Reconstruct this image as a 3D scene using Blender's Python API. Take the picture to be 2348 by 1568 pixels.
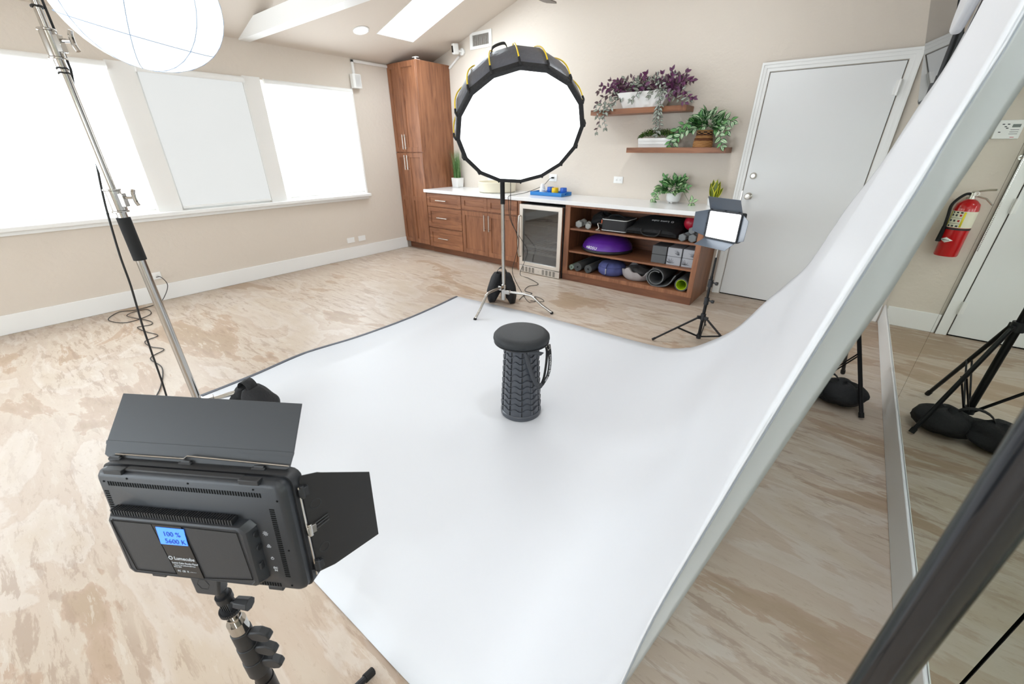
import bpy, bmesh, math, random
from mathutils import Matrix, Vector, Quaternion
random.seed(7)
C = bpy.context.scene.collection
sc = bpy.context.scene
for o in list(bpy.data.objects): bpy.data.objects.remove(o, do_unlink=True)

# ------------------------------------------------------------------ camera
cam_d = bpy.data.cameras.new('camera'); cam = bpy.data.objects.new('camera', cam_d); C.objects.link(cam)
cam_d.sensor_width = 36.0; cam_d.sensor_fit = 'HORIZONTAL'; cam_d.lens = 36.0 * 920.95 / 2348.0
cam_d.clip_start = 0.02; cam_d.clip_end = 100
yaw, pitch, roll = -0.663, 0.4497, -0.0023
Fw = Vector((math.sin(yaw)*math.cos(pitch), math.cos(yaw)*math.cos(pitch), -math.sin(pitch)))
Rt = Vector((math.cos(yaw), -math.sin(yaw), 0)); Up = Rt.cross(Fw)
cr, sr = math.cos(roll), math.sin(roll)
R2 = Rt*cr + Up*sr; U2 = Up*cr - Rt*sr
cm = Matrix((R2, U2, -Fw)).transposed().to_4x4(); cm.translation = Vector((5.3892, -4.7458, 1.4430))
cam.matrix_world = cm
cam_d.dof.use_dof = True; cam_d.dof.focus_distance = 1.3; cam_d.dof.aperture_fstop = 5.6
sc.camera = cam
# ------------------------------------------------------------------ view + world
sc.view_settings.view_transform = 'Standard'; sc.view_settings.look = 'None'
sc.view_settings.gamma = 1.0; sc.view_settings.use_curve_mapping = False
sc.view_settings.exposure = 0.66
WIN_E, WIN2_E, SKY_E, OCTA_E, LANT_E, PANEL_E, CAN_FILL_E, REAR_FILL_E = 4.6, 0.36, 10.0, 2.9, 0.5, 2.4, 210.0, 3.4
w = bpy.data.worlds.new('world'); sc.world = w; w.use_nodes = True
wn = w.node_tree; wn.nodes['Background'].inputs[0].default_value = (0.85, 0.93, 1.0, 1); wn.nodes['Background'].inputs[1].default_value = 1.6

# ------------------------------------------------------------------ materials
def lin(c):
    c = c/255.0
    return c/12.92 if c <= 0.04045 else ((c+0.055)/1.055)**2.4
def rgb(r, g, b, k=1.0): return (min(1, lin(r)*k), min(1, lin(g)*k), min(1, lin(b)*k), 1)
MATS = {}
def mat(name, col, rough=0.5, metal=0.0, emit=None, es=0.0, spec=0.5, bump=None, alpha=None, coat=0.0, sheen=0.0):
    if name in MATS: return MATS[name]
    m = bpy.data.materials.new(name); m.use_nodes = True; nt = m.node_tree; p = nt.nodes['Principled BSDF']
    p.inputs['Base Color'].default_value = col; p.inputs['Roughness'].default_value = rough; p.inputs['Metallic'].default_value = metal
    p.inputs['Specular IOR Level'].default_value = spec; p.inputs['Coat Weight'].default_value = coat
    p.inputs['Sheen Weight'].default_value = sheen
    if emit: p.inputs['Emission Color'].default_value = emit; p.inputs['Emission Strength'].default_value = es
    if bump:
        sc_, st, det = bump
        tc = nt.nodes.new('ShaderNodeTexCoord'); n = nt.nodes.new('ShaderNodeTexNoise'); b = nt.nodes.new('ShaderNodeBump')
        n.inputs['Scale'].default_value = sc_; n.inputs['Detail'].default_value = det; b.inputs['Strength'].default_value = st; b.inputs['Distance'].default_value = 0.01
        nt.links.new(tc.outputs['Object'], n.inputs['Vector']); nt.links.new(n.outputs['Fac'], b.inputs['Height']); nt.links.new(b.outputs['Normal'], p.inputs['Normal'])
    MATS[name] = m
    return m
def nodes(m): return m.node_tree.nodes, m.node_tree.links
def ramp(nt, stops):
    r = nt.nodes.new('ShaderNodeValToRGB'); e = r.color_ramp.elements
    e[0].position, e[0].color = stops[0]; e[1].position, e[1].color = stops[-1]
    for s in stops[1:-1]:
        k = e.new(s[0]); k.color = s[1]
    return r
def wood(name, dark, light, axis='Z', rough=0.42):
    m = mat(name, light, rough); nt = m.node_tree; p = nt.nodes['Principled BSDF']
    tc = nt.nodes.new('ShaderNodeTexCoord'); mp = nt.nodes.new('ShaderNodeMapping')
    s = {'Z': (16, 16, 1.6), 'X': (1.6, 16, 16)}[axis]
    mp.inputs['Scale'].default_value = s
    n = nt.nodes.new('ShaderNodeTexNoise'); n.inputs['Scale'].default_value = 1.5; n.inputs['Detail'].default_value = 8; n.inputs['Roughness'].default_value = 0.6; n.inputs['Distortion'].default_value = 0.8
    n2 = nt.nodes.new('ShaderNodeTexNoise'); n2.inputs['Scale'].default_value = 1.3
    nt.links.new(tc.outputs['Object'], mp.inputs['Vector']); nt.links.new(mp.outputs['Vector'], n.inputs['Vector']); nt.links.new(tc.outputs['Object'], n2.inputs['Vector'])
    mx = nt.nodes.new('ShaderNodeMath'); mx.operation = 'MULTIPLY_ADD'; mx.inputs[1].default_value = 0.35; nt.links.new(n2.outputs['Fac'], mx.inputs[0]); nt.links.new(n.outputs['Fac'], mx.inputs[2])
    r = ramp(nt, [(0.45, dark), (0.62, tuple((a+b)/2 for a, b in zip(dark, light))), (0.85, light)])
    nt.links.new(mx.outputs[0], r.inputs[0]); nt.links.new(r.outputs[0], p.inputs['Base Color'])
    return m
def wallmat(name, col, st=0.35):
    m = mat(name, col, 0.75, spec=0.25); nt = m.node_tree; p = nt.nodes['Principled BSDF']
    tc = nt.nodes.new('ShaderNodeTexCoord'); n = nt.nodes.new('ShaderNodeTexNoise'); n.inputs['Scale'].default_value = 26; n.inputs['Detail'].default_value = 5
    n2 = nt.nodes.new('ShaderNodeTexNoise'); n2.inputs['Scale'].default_value = 7; n2.inputs['Detail'].default_value = 3; n2.inputs['Distortion'].default_value = 1.0
    a = nt.nodes.new('ShaderNodeMath'); a.operation = 'ADD'; b = nt.nodes.new('ShaderNodeBump'); b.inputs['Strength'].default_value = st; b.inputs['Distance'].default_value = 0.012
    nt.links.new(tc.outputs['Object'], n.inputs['Vector']); nt.links.new(tc.outputs['Object'], n2.inputs['Vector'])
    nt.links.new(n.outputs['Fac'], a.inputs[0]); nt.links.new(n2.outputs['Fac'], a.inputs[1]); nt.links.new(a.outputs[0], b.inputs['Height']); nt.links.new(b.outputs['Normal'], p.inputs['Normal'])
    return m
def glow(name, col, s, rough=0.6):
    return mat(name, (0.8, 0.8, 0.8, 1), rough, emit=col, es=s)
def floormat():
    m = mat('marbled_vinyl', rgb(183, 169, 153), 0.42, spec=0.35); nt = m.node_tree; p = nt.nodes['Principled BSDF']; L = nt.links.new
    def N(t, **k):
        n = nt.nodes.new(t)
        for a, b in k.items(): n.inputs[a].default_value = b
        return n
    tc = N('ShaderNodeTexCoord')
    def mapped(sx, sy, rot, off=(0, 0, 0)):
        mp = nt.nodes.new('ShaderNodeMapping'); mp.inputs['Scale'].default_value = (sx, sy, 1); mp.inputs['Rotation'].default_value = (0, 0, rot); mp.inputs['Location'].default_value = off
        L(tc.outputs['Object'], mp.inputs['Vector']); return mp
    def mix(f, a, b):
        x = nt.nodes.new('ShaderNodeMix'); x.data_type = 'RGBA'; L(f, x.inputs[0])
        (L(a, x.inputs[6]) if hasattr(a, 'links') else setattr(x.inputs[6], 'default_value', a)); (L(b, x.inputs[7]) if hasattr(b, 'links') else setattr(x.inputs[7], 'default_value', b)); return x.outputs[2]
    def scaled(f, k):
        q = nt.nodes.new('ShaderNodeMath'); q.operation = 'MULTIPLY'; q.inputs[1].default_value = k; L(f, q.inputs[0]); return q.outputs[0]
    # broad torn patches of cream over tan
    A = N('ShaderNodeTexNoise', Scale=1.5, Detail=13, Roughness=0.55, Distortion=0.5); L(mapped(0.6, 1.5, 0.1).outputs[0], A.inputs['Vector'])
    ra = ramp(nt, [(0.375, rgb(167, 145, 122)), (0.425, rgb(175, 152, 132)), (0.436, rgb(189, 174, 157)), (0.53, rgb(183, 165, 148)), (0.545, rgb(194, 181, 168)), (0.62, rgb(187, 171, 153))]); L(A.outputs['Fac'], ra.inputs[0])
    # long thin grain
    B = N('ShaderNodeTexNoise', Scale=1.0, Detail=10, Roughness=0.68, Distortion=0.35); L(mapped(4.2, 22, 0.1, (3, 7, 0)).outputs[0], B.inputs['Vector'])
    rb = ramp(nt, [(0.42, (1, 1, 1, 1)), (0.47, (0, 0, 0, 1))]); L(B.outputs['Fac'], rb.inputs[0])
    rc = ramp(nt, [(0.57, (0, 0, 0, 1)), (0.60, (1, 1, 1, 1))]); L(B.outputs['Fac'], rc.inputs[0])
    # patches where the grain is strong or absent
    D = N('ShaderNodeTexNoise', Scale=0.9, Detail=4, Roughness=0.6); L(mapped(0.7, 2.0, 0.1, (11, 2, 0)).outputs[0], D.inputs['Vector'])
    rd = ramp(nt, [(0.40, (0.12, 0.12, 0.12, 1)), (0.56, (0.85, 0.85, 0.85, 1))]); L(D.outputs['Fac'], rd.inputs[0])
    m1 = nt.nodes.new('ShaderNodeMath'); m1.operation = 'MULTIPLY'; L(rb.outputs[0], m1.inputs[0]); L(rd.outputs[0], m1.inputs[1])
    c = mix(scaled(m1.outputs[0], 0.70), ra.outputs[0], rgb(152, 129, 110))
    m2 = nt.nodes.new('ShaderNodeMath'); m2.operation = 'MULTIPLY'; L(rc.outputs[0], m2.inputs[0]); L(rd.outputs[0], m2.inputs[1])
    c = mix(scaled(m2.outputs[0], 0.7), c, rgb(200, 190, 177))
    E_ = N('ShaderNodeTexNoise', Scale=1.0, Detail=6, Roughness=0.7); L(mapped(22, 60, 0.1).outputs[0], E_.inputs['Vector'])
    re = ramp(nt, [(0.36, (1, 1, 1, 1)), (0.42, (0, 0, 0, 1))]); L(E_.outputs['Fac'], re.inputs[0])
    c = mix(scaled(re.outputs[0], 0.2), c, rgb(147, 124, 104))
    L(c, p.inputs['Base Color'])
    return m
def leafmat(name, dark, mid, pale):
    """stripes along a leaf whose mesh runs 0..1 along local y and -1..1 (scaled) across x"""
    m = mat(name, mid, 0.45); nt = m.node_tree; p = nt.nodes['Principled BSDF']
    tc = nt.nodes.new('ShaderNodeTexCoord'); sp = nt.nodes.new('ShaderNodeSeparateXYZ'); nt.links.new(tc.outputs['UV'], sp.inputs[0])
    r = ramp(nt, [(0.0, dark), (0.10, dark), (0.17, pale), (0.48, pale), (0.58, mid), (0.80, dark), (1.0, dark)])
    nt.links.new(sp.outputs[0], r.inputs[0]); nt.links.new(r.outputs[0], p.inputs['Base Color'])
    return m
def shellglass(name, tint, refl=0.12):
    m = bpy.data.materials.new(name); m.use_nodes = True; nt = m.node_tree; nt.nodes.clear()
    o = nt.nodes.new('ShaderNodeOutputMaterial'); t = nt.nodes.new('ShaderNodeBsdfTransparent'); t.inputs[0].default_value = tint
    g = nt.nodes.new('ShaderNodeBsdfGlossy'); g.inputs['Roughness'].default_value = 0.03
    fr = nt.nodes.new('ShaderNodeLayerWeight'); fr.inputs[0].default_value = 0.3
    mth = nt.nodes.new('ShaderNodeMath'); mth.operation = 'MULTIPLY_ADD'; mth.inputs[1].default_value = 0.7; mth.inputs[2].default_value = refl
    mx = nt.nodes.new('ShaderNodeMixShader'); nt.links.new(fr.outputs['Fresnel'], mth.inputs[0]); nt.links.new(mth.outputs[0], mx.inputs[0])
    nt.links.new(t.outputs[0], mx.inputs[1]); nt.links.new(g.outputs[0], mx.inputs[2]); nt.links.new(mx.outputs[0], o.inputs[0])
    MATS[name] = m; return m

M_WALL = wallmat('beige_stucco', rgb(219, 209, 197)); M_WALLL = M_WALL
M_CEIL = wallmat('ceiling_paint', rgb(214, 203, 191), 0.12)
M_TRIM = mat('white_trim', rgb(240, 240, 238), 0.4); M_DOOR = mat('door_paint', rgb(233, 234, 234), 0.45, bump=(3, 0.03, 2))
M_FLOOR = floormat()
M_WOOD = wood('stained_wood', rgb(104, 62, 40), rgb(156, 104, 72), 'Z'); M_WOODX = wood('stained_wood_flat', rgb(106, 64, 42), rgb(156, 104, 72), 'X')
M_WOODD = wood('stained_wood_dark', rgb(88, 50, 32), rgb(124, 78, 52), 'X')
M_QUARTZ = mat('white_quartz', rgb(238, 238, 238), 0.18, spec=0.6)
M_WHITE = mat('white_plastic', rgb(240, 240, 238), 0.4); M_WHITEP = mat('white_ceramic', rgb(238, 238, 236), 0.3)
M_BLACK = mat('black_plastic', rgb(34, 35, 38), 0.5); M_BLACKG = mat('black_gloss', rgb(12, 12, 14), 0.15)
M_PANELB = mat('charcoal_shell', rgb(37, 40, 45), 0.42, bump=(900, 0.05, 1)); M_FLAP = mat('charcoal_sheet_metal', rgb(46, 49, 53), 0.45)
M_FLAPB = mat('black_flap_inside', rgb(26, 24, 24), 0.55)
M_CHROME = mat('chrome', (0.50, 0.485, 0.46, 1), 0.13, 1.0); M_STEEL = mat('brushed_steel', (0.72, 0.68, 0.63, 1), 0.32, 1.0)
M_NICKEL = mat('satin_nickel', (0.62, 0.59, 0.54, 1), 0.33, 1.0); M_DARKM = mat('black_powder_coat', rgb(22, 22, 24), 0.4, 0.3)
M_NYLON = mat('black_nylon', rgb(26, 26, 28), 0.8, bump=(60, 0.6, 4)); M_RUBBER = mat('black_rubber', rgb(18, 18, 18), 0.8)
M_FABRIC = mat('grey_black_fabric', rgb(86, 88, 96), 0.42, bump=(14, 1.0, 4)); M_YELLOW = mat('yellow_rod', rgb(252, 216, 24), 0.4)
M_VINYL = mat('white_vinyl', rgb(207, 208, 211), 0.45, spec=0.3); M_HEM = mat('grey_hem', rgb(72, 76, 86), 0.6)
M_CORD = mat('black_cord', rgb(14, 14, 14), 0.5); M_GLASSD = shellglass('smoked_glass', (0.55, 0.57, 0.58, 1), 0.10)
M_PANE = shellglass('window_glass', (0.95, 0.97, 0.96, 1), 0.05)
M_MIRROR = mat('mirror_silver', (0.82, 0.86, 0.77, 1), 0.0, 1.0); M_GAP = mat('mirror_edge', rgb(12, 13, 13), 0.8, spec=0.1)
M_SHADE = glow('lit_shade', (0.82, 0.92, 1, 1), WIN_E); M_SHADE2 = mat('lit_shade_dim', (0.3, 0.3, 0.3, 1), 0.6, emit=(0.93, 0.97, 0.97, 1), es=WIN2_E); M_REARFILL = glow('rear_fill_shade', (0.80, 0.91, 1, 1), REAR_FILL_E)
M_SKYL = glow('skylight_diffuser', (0.84, 0.93, 1, 1), SKY_E); M_OCTA = glow('softbox_diffuser', (0.92, 0.97, 1, 1), OCTA_E); M_LANT = glow('lantern_fabric', (0.92, 0.97, 1, 1), LANT_E)
M_LED = glow('led_diffuser', (0.95, 0.98, 1, 1), PANEL_E); M_CAN = glow('lamp_lens', (1, 0.97, 0.93, 1), 1.6)
M_CANFILL = glow('fill_lens_bright', (0.86, 0.94, 1, 1), CAN_FILL_E)  # for the added mirror-side fill lights
M_RED = mat('red_enamel', rgb(190, 16, 22), 0.25, coat=0.4)

# ------------------------------------------------------------------ building
WM = {}
def tag(o, label=None, cat=None, group=None, kind=None):
    if label: o['label'] = label
    if cat: o['category'] = cat
    if group: o['group'] = group
    if kind: o['kind'] = kind
    return o
def thing(name, loc, label, cat, group=None, M=None, kind=None):
    o = bpy.data.objects.new(name, None); C.objects.link(o); o.empty_display_size = 0.05
    mw = M.copy() if M is not None else Matrix.Translation(Vector(loc))
    if M is not None and loc is not None: mw.translation = Vector(loc)
    o.matrix_world = mw; WM[o.name] = mw
    return tag(o, label, cat, group, kind)
def frame(o, x, y, z=None):
    x = Vector(x).normalized(); y = Vector(y); y = (y - x*y.dot(x)).normalized(); z = x.cross(y)
    m = Matrix((x, y, z)).transposed().to_4x4(); m.translation = Vector(o); return m
def zframe(o, z, xh=(1, 0, 0)):
    z = Vector(z).normalized(); x = Vector(xh); x = x - z*x.dot(z)
    if x.length < 1e-4: x = Vector((0, 1, 0)); x = x - z*x.dot(z)
    x.normalize(); y = z.cross(x); m = Matrix((x, y, z)).transposed().to_4x4(); m.translation = Vector(o); return m
class MB:
    def __init__(s, M=None): s.v = []; s.f = []; s.M = M; s.fm = []; s.m = 0
    def add(s, vs, fs):
        b = len(s.v); s.v += [Vector(v) for v in vs]; s.f += [tuple(b+i for i in f) for f in fs]; s.fm += [s.m]*len(fs); return s
    def box(s, a, b, T=None):
        x0, y0, z0 = a; x1, y1, z1 = b
        if x0 > x1: x0, x1 = x1, x0
        if y0 > y1: y0, y1 = y1, y0
        if z0 > z1: z0, z1 = z1, z0
        vs = [Vector(p) for p in ((x0,y0,z0),(x1,y0,z0),(x1,y1,z0),(x0,y1,z0),(x0,y0,z1),(x1,y0,z1),(x1,y1,z1),(x0,y1,z1))]
        if T is not None: vs = [T @ v for v in vs]
        return s.add(vs, [(0,3,2,1),(4,5,6,7),(0,1,5,4),(1,2,6,5),(2,3,7,6),(3,0,4,7)])
    def cyl(s, p0, p1, r0, r1=None, n=16, caps=True):
        r1 = r0 if r1 is None else r1; p0 = Vector(p0); p1 = Vector(p1); T = zframe(p0, p1-p0); L = (p1-p0).length
        vs = []
        for k in range(n):
            a = 2*math.pi*k/n; vs.append(T @ Vector((r0*math.cos(a), r0*math.sin(a), 0)))
        for k in range(n):
            a = 2*math.pi*k/n; vs.append(T @ Vector((r1*math.cos(a), r1*math.sin(a), L)))
        fs = [(k, (k+1) % n, n+(k+1) % n, n+k) for k in range(n)]
        if caps: fs += [tuple(range(n-1, -1, -1)), tuple(range(n, 2*n))]
        return s.add(vs, fs)
    def tube(s, pts, r, n=8, caps=True):
        pts = [Vector(p) for p in pts]; rs = r if isinstance(r, (list, tuple)) else [r]*len(pts)
        t0 = (pts[1]-pts[0]).normalized(); up = Vector((0,0,1)) if abs(t0.z) < 0.9 else Vector((1,0,0)); nx = (up - t0*up.dot(t0)).normalized()
        vs = []
        for i, p in enumerate(pts):
            t = (pts[min(i+1, len(pts)-1)] - pts[max(i-1, 0)]).normalized()
            nx = nx - t*nx.dot(t)
            nx = nx.normalized() if nx.length > 1e-6 else t.orthogonal().normalized()
            ny = t.cross(nx)
            for k in range(n):
                a = 2*math.pi*k/n; vs.append(p + (nx*math.cos(a)+ny*math.sin(a))*rs[i])
        fs = [(i*n+k, i*n+(k+1) % n, (i+1)*n+(k+1) % n, (i+1)*n+k) for i in range(len(pts)-1) for k in range(n)]
        if caps: fs += [tuple(range(n-1, -1, -1)), tuple(range((len(pts)-1)*n, len(pts)*n))]
        return s.add(vs, fs)
    def lathe(s, prof, T=None, n=32, closed=False):
        T = T or Matrix.Identity(4); vs = []
        for r, z in prof:
            for k in range(n):
                a = 2*math.pi*k/n; vs.append(T @ Vector((r*math.cos(a), r*math.sin(a), z)))
        m = len(prof); fs = []
        for i in range(m-1 if not closed else m):
            j = (i+1) % m
            for k in range(n): fs.append((i*n+k, i*n+(k+1) % n, j*n+(k+1) % n, j*n+k))
        if not closed:
            fs += [tuple(range(n-1, -1, -1)), tuple(range((m-1)*n, m*n))]
        return s.add(vs, fs)
    def prism(s, poly, h0, h1, T=None):
        """polygon in local xy extruded in z"""
        T = T or Matrix.Identity(4); n = len(poly)
        vs = [T @ Vector((x, y, h0)) for x, y in poly] + [T @ Vector((x, y, h1)) for x, y in poly]
        return s.add(vs, [tuple(range(n-1, -1, -1)), tuple(range(n, 2*n))] + [(k, (k+1) % n, n+(k+1) % n, n+k) for k in range(n)])
    def grid(s, P, closed_u=False, closed_v=False):
        nu = len(P); nv = len(P[0]); vs = [p for row in P for p in row]; fs = []
        for i in range(nu if closed_u else nu-1):
            for j in range(nv if closed_v else nv-1):
                a, b = (i+1) % nu, (j+1) % nv; fs.append((i*nv+j, a*nv+j, a*nv+b, i*nv+b))
        return s.add(vs, fs)
    def build(s, name, material, parent=None, label=None, cat=None, group=None, kind=None, bevel=0, seg=2, smooth=True, ang=35, subsurf=0, solid=0, origin=None, auto=True):
        me = bpy.data.meshes.new(name)
        vs = [s.M @ v for v in s.v] if s.M is not None else s.v
        o = bpy.data.objects.new(name, me)
        if parent is not None:
            pm = WM[parent.name]; inv = pm.inverted(); vs = [inv @ v for v in vs]
            o.parent = parent
        else:
            if origin is None:
                xs = [v.x for v in vs]; ys = [v.y for v in vs]; zs = [v.z for v in vs]
                origin = Vector(((min(xs)+max(xs))/2, (min(ys)+max(ys))/2, min(zs)))
            origin = Vector(origin); vs = [v - origin for v in vs]; o.location = origin; pm = Matrix.Translation(origin)
        me.from_pydata([tuple(v) for v in vs], [], s.f)
        mats = material if isinstance(material, (list, tuple)) else [material]
        for m in mats: me.materials.append(m)
        if len(mats) > 1:
            for p, k in zip(me.polygons, s.fm): p.material_index = k
        bm = bmesh.new(); bm.from_mesh(me); bmesh.ops.recalc_face_normals(bm, faces=bm.faces); bm.to_mesh(me); bm.free()
        C.objects.link(o); WM[o.name] = pm
        if smooth:
            me.polygons.foreach_set('use_smooth', [True]*len(me.polygons)); me.set_sharp_from_angle(angle=math.radians(ang))
        if solid:
            md = o.modifiers.new('solid', 'SOLIDIFY'); md.thickness = solid; md.offset = -1
        if bevel:
            md = o.modifiers.new('bevel', 'BEVEL'); md.width = bevel; md.segments = seg; md.limit_method = 'ANGLE'; md.angle_limit = math.radians(40)
        if subsurf:
            md = o.modifiers.new('sub', 'SUBSURF'); md.levels = subsurf; md.render_levels = subsurf
        return tag(o, label, cat, group, kind)
def bx(name, a, b, m, parent=None, **k): return MB().box(a, b).build(name, m, parent, **k)
def text(s, size, M, material, parent, name='lettering', ext=0.0004, align='CENTER', shear=0.0, spacing=1.0):
    cu = bpy.data.curves.new(name, 'FONT'); cu.body = s; cu.size = size; cu.extrude = ext; cu.align_x = align; cu.align_y = 'CENTER'; cu.shear = shear; cu.space_character = spacing
    cu.resolution_u = 3
    t = bpy.data.objects.new('tmp', cu); C.objects.link(t)
    me = bpy.data.meshes.new_from_object(t.evaluated_get(bpy.context.evaluated_depsgraph_get())); bpy.data.objects.remove(t, do_unlink=True); bpy.data.curves.remove(cu)
    me.materials.clear(); me.materials.append(material)
    o = bpy.data.objects.new(name, me); C.objects.link(o)
    if parent is not None:
        me.transform(WM[parent.name].inverted() @ M); o.parent = parent; WM[o.name] = WM[parent.name]
    return o
def smoothpath(pts, k=6):
    """Catmull-Rom through the points"""
    P = [Vector(p) for p in pts]; P = [P[0]*2-P[1]] + P + [P[-1]*2-P[-2]]; out = []
    for i in range(1, len(P)-2):
        for j in range(k):
            t = j/k; a, b, c, d = P[i-1], P[i], P[i+1], P[i+2]
            out.append(0.5*((2*b)+(c-a)*t+(2*a-5*b+4*c-d)*t*t+(3*b-a-3*c+d)*t*t*t))
    out.append(P[-2]); return out
def struct(o): o['kind'] = 'structure'; return o
# ================================================================== ROOM
XR, YB, ZE, SL, XC = 5.955, -7.4, 2.47, 0.297, 3.0
ZR = ZE + SL*XC
struct(bx('floor', (-0.15, YB-0.1, -0.1), (6.2, 0.15, 0.0), M_FLOOR, smooth=False))
# left wall with three openings (plus the fourth one further back)
WZ0, WZ1 = 0.865, 2.125
OPEN = [(-2.335, -1.225), (-3.41, -2.515), (-5.25, -3.61), (-7.2, -5.45)]
mb = MB(); mb.box((-0.14, YB, 0), (0, 0.1, WZ0)).box((-0.14, YB, WZ1), (0, 0.1, ZE+0.05))
ys = [0.1] + [v for o in OPEN for v in (o[1], o[0])] + [YB]
for a, b in zip(ys[0::2], ys[1::2]): mb.box((-0.14, b, WZ0), (0, a, WZ1))
struct(mb.build('wall_left', M_WALL, smooth=False))
T = Matrix(((1,0,0,0),(0,0,1,0),(0,1,0,0),(0,0,0,1)))   # poly (x,z) extruded along y
poly = [(-0.14, 0), (XR+0.2, 0), (XR+0.2, ZE+0.04-SL*0.2), (XC, ZR+0.04), (-0.14, ZE+0.0)]
struct(MB().prism(poly, 0.0, 0.12, T).build('wall_back', M_WALL, smooth=False))
RW = (1.6, 5.0, 0.5, 2.15)    # wide window added in the rear wall, unseen, to light the room from behind
rp = MB(); rp.prism([(-0.14, 0), (RW[0], 0), (RW[0], ZE+SL*RW[0]), (-0.14, ZE)], YB-0.12, YB, T)
rp.prism([(RW[0], 0), (RW[1], 0), (RW[1], RW[2]), (RW[0], RW[2])], YB-0.12, YB, T)
rp.prism([(RW[0], RW[3]), (RW[1], RW[3]), (RW[1], ZR+0.04-SL*(RW[1]-XC)), (XC, ZR+0.04), (RW[0], ZE+SL*RW[0])], YB-0.12, YB, T)
rp.prism([(RW[1], 0), (XR+0.2, 0), (XR+0.2, ZE-0.02), (RW[1], ZR+0.04-SL*(RW[1]-XC))], YB-0.12, YB, T)
struct(rp.build('wall_rear', M_WALL, smooth=False))
# mirror wall (a hair out of square)
def rx(y): return XR - 0.004 + 0.012*y       # plane of the mirror wall
MW = [(rx(0)+0.012, 0.0), (rx(YB)+0.012, YB), (6.2, YB), (6.2, 0.0)]
struct(MB().prism(MW, 0, 2.5).build('wall_right', M_WALL, smooth=False))
# ceiling: two slopes, skylight well in the left one
def zc(x): return ZE + SL*x if x <= XC else ZR - SL*(x-XC)
def slab(mb, x0, x1, y0, y1, t=0.12):
    vs = [(x0,y0,zc(x0)),(x1,y0,zc(x1)),(x1,y1,zc(x1)),(x0,y1,zc(x0)),(x0,y0,zc(x0)+t),(x1,y0,zc(x1)+t),(x1,y1,zc(x1)+t),(x0,y1,zc(x0)+t)]
    mb.add(vs, [(0,3,2,1),(4,5,6,7),(0,1,5,4),(1,2,6,5),(2,3,7,6),(3,0,4,7)])
SKX0, SKX1, SKY0, SKY1 = 0.59, 1.95, -1.16, -0.615
mb = MB(); slab(mb, -0.15, SKX0, YB-0.1, 0.12); slab(mb, SKX1, XC, YB-0.1, 0.12); slab(mb, SKX0, SKX1, YB-0.1, SKY0); slab(mb, SKX0, SKX1, SKY1, 0.12)
slab(mb, XC, 6.3, YB-0.1, 0.12)
struct(mb.build('ceiling', M_CEIL, smooth=False))
mb = MB()
for (a, b, c, d) in ((SKX0-0.0, SKX0+0.012, SKY0, SKY1), (SKX1-0.012, SKX1, SKY0, SKY1), (SKX0, SKX1, SKY0, SKY0+0.012), (SKX0, SKX1, SKY1-0.012, SKY1)): slab(mb, a, b, c, d, 0.115)
sk = thing('window_4', ((SKX0+SKX1)/2, (SKY0+SKY1)/2, zc(1.2)), None, None); struct(sk)
mb.build('window_frame', M_TRIM, sk, smooth=False)
mb = MB(); zz = 0.05; vs = [(SKX0+0.012,SKY0+0.012,zc(SKX0)+zz),(SKX1-0.012,SKY0+0.012,zc(SKX1)+zz),(SKX1-0.012,SKY1-0.012,zc(SKX1)+zz),(SKX0+0.012,SKY1-0.012,zc(SKX0)+zz)]
mb.add(vs + [(a, b, c+0.006) for a, b, c in vs], [(0,3,2,1),(4,5,6,7),(0,1,5,4),(1,2,6,5),(2,3,7,6),(3,0,4,7)]); mb.build('pane', M_SKYL, sk, smooth=False)
# tie beam across the room, its end cut by the slope
def beam(y0, y1, name):
    z0, z1 = 2.46, 2.60
    p = [(0.0, z0), (XR, z0), (XR - (z1-z0)/SL, z1), ((z1-ZE)/SL, z1), (0.0, ZE+0.003)]
    return struct(MB().prism(p, y0, y1, T).build(name, M_TRIM, smooth=False))
beam(-2.45, -2.34, 'trim_1'); beam(-5.0, -4.89, 'trim_2')
# baseboards
struct(bx('baseboard_left', (0, YB, 0), (0.016, -0.6, 0.165), M_TRIM, bevel=0.004))
struct(bx('baseboard_back', (5.585, -0.016, 0), (rx(0)-0.02, 0, 0.165), M_TRIM, bevel=0.004))
BR = [(rx(0)-0.008, -0.0), (rx(YB)-0.008, YB), (rx(YB)+0.02, YB), (rx(0)+0.02, 0.0)]
struct(MB().prism(BR, 0, 0.168).build('baseboard_right', M_TRIM, bevel=0.004))
struct(bx('baseboard_rear', (0.016, YB, 0), (5.8, YB+0.016, 0.165), M_TRIM))
# window trim: sill, head band and posts
struct(bx('trim_3', (-0.02, -7.3, 0.83), (0.075, -1.185, 0.868), M_TRIM, bevel=0.006))
struct(bx('trim_4', (0, -7.3, 0.795), (0.03, -1.20, 0.83), M_TRIM, bevel=0.004))
M_POST = mat('warm_white_post', rgb(240, 239, 236), 0.5)
for k, (a, b) in enumerate(((-2.515, -2.335), (-3.61, -3.41), (-5.45, -5.25))): struct(bx('trim_%d' % (5+k), (0, a, 0.868), (0.012, b, WZ1+0.02), M_POST))
struct(bx('trim_8', (-0.0, -1.225, 0.868), (0.012, -1.20, WZ1+0.02), M_POST))
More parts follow.
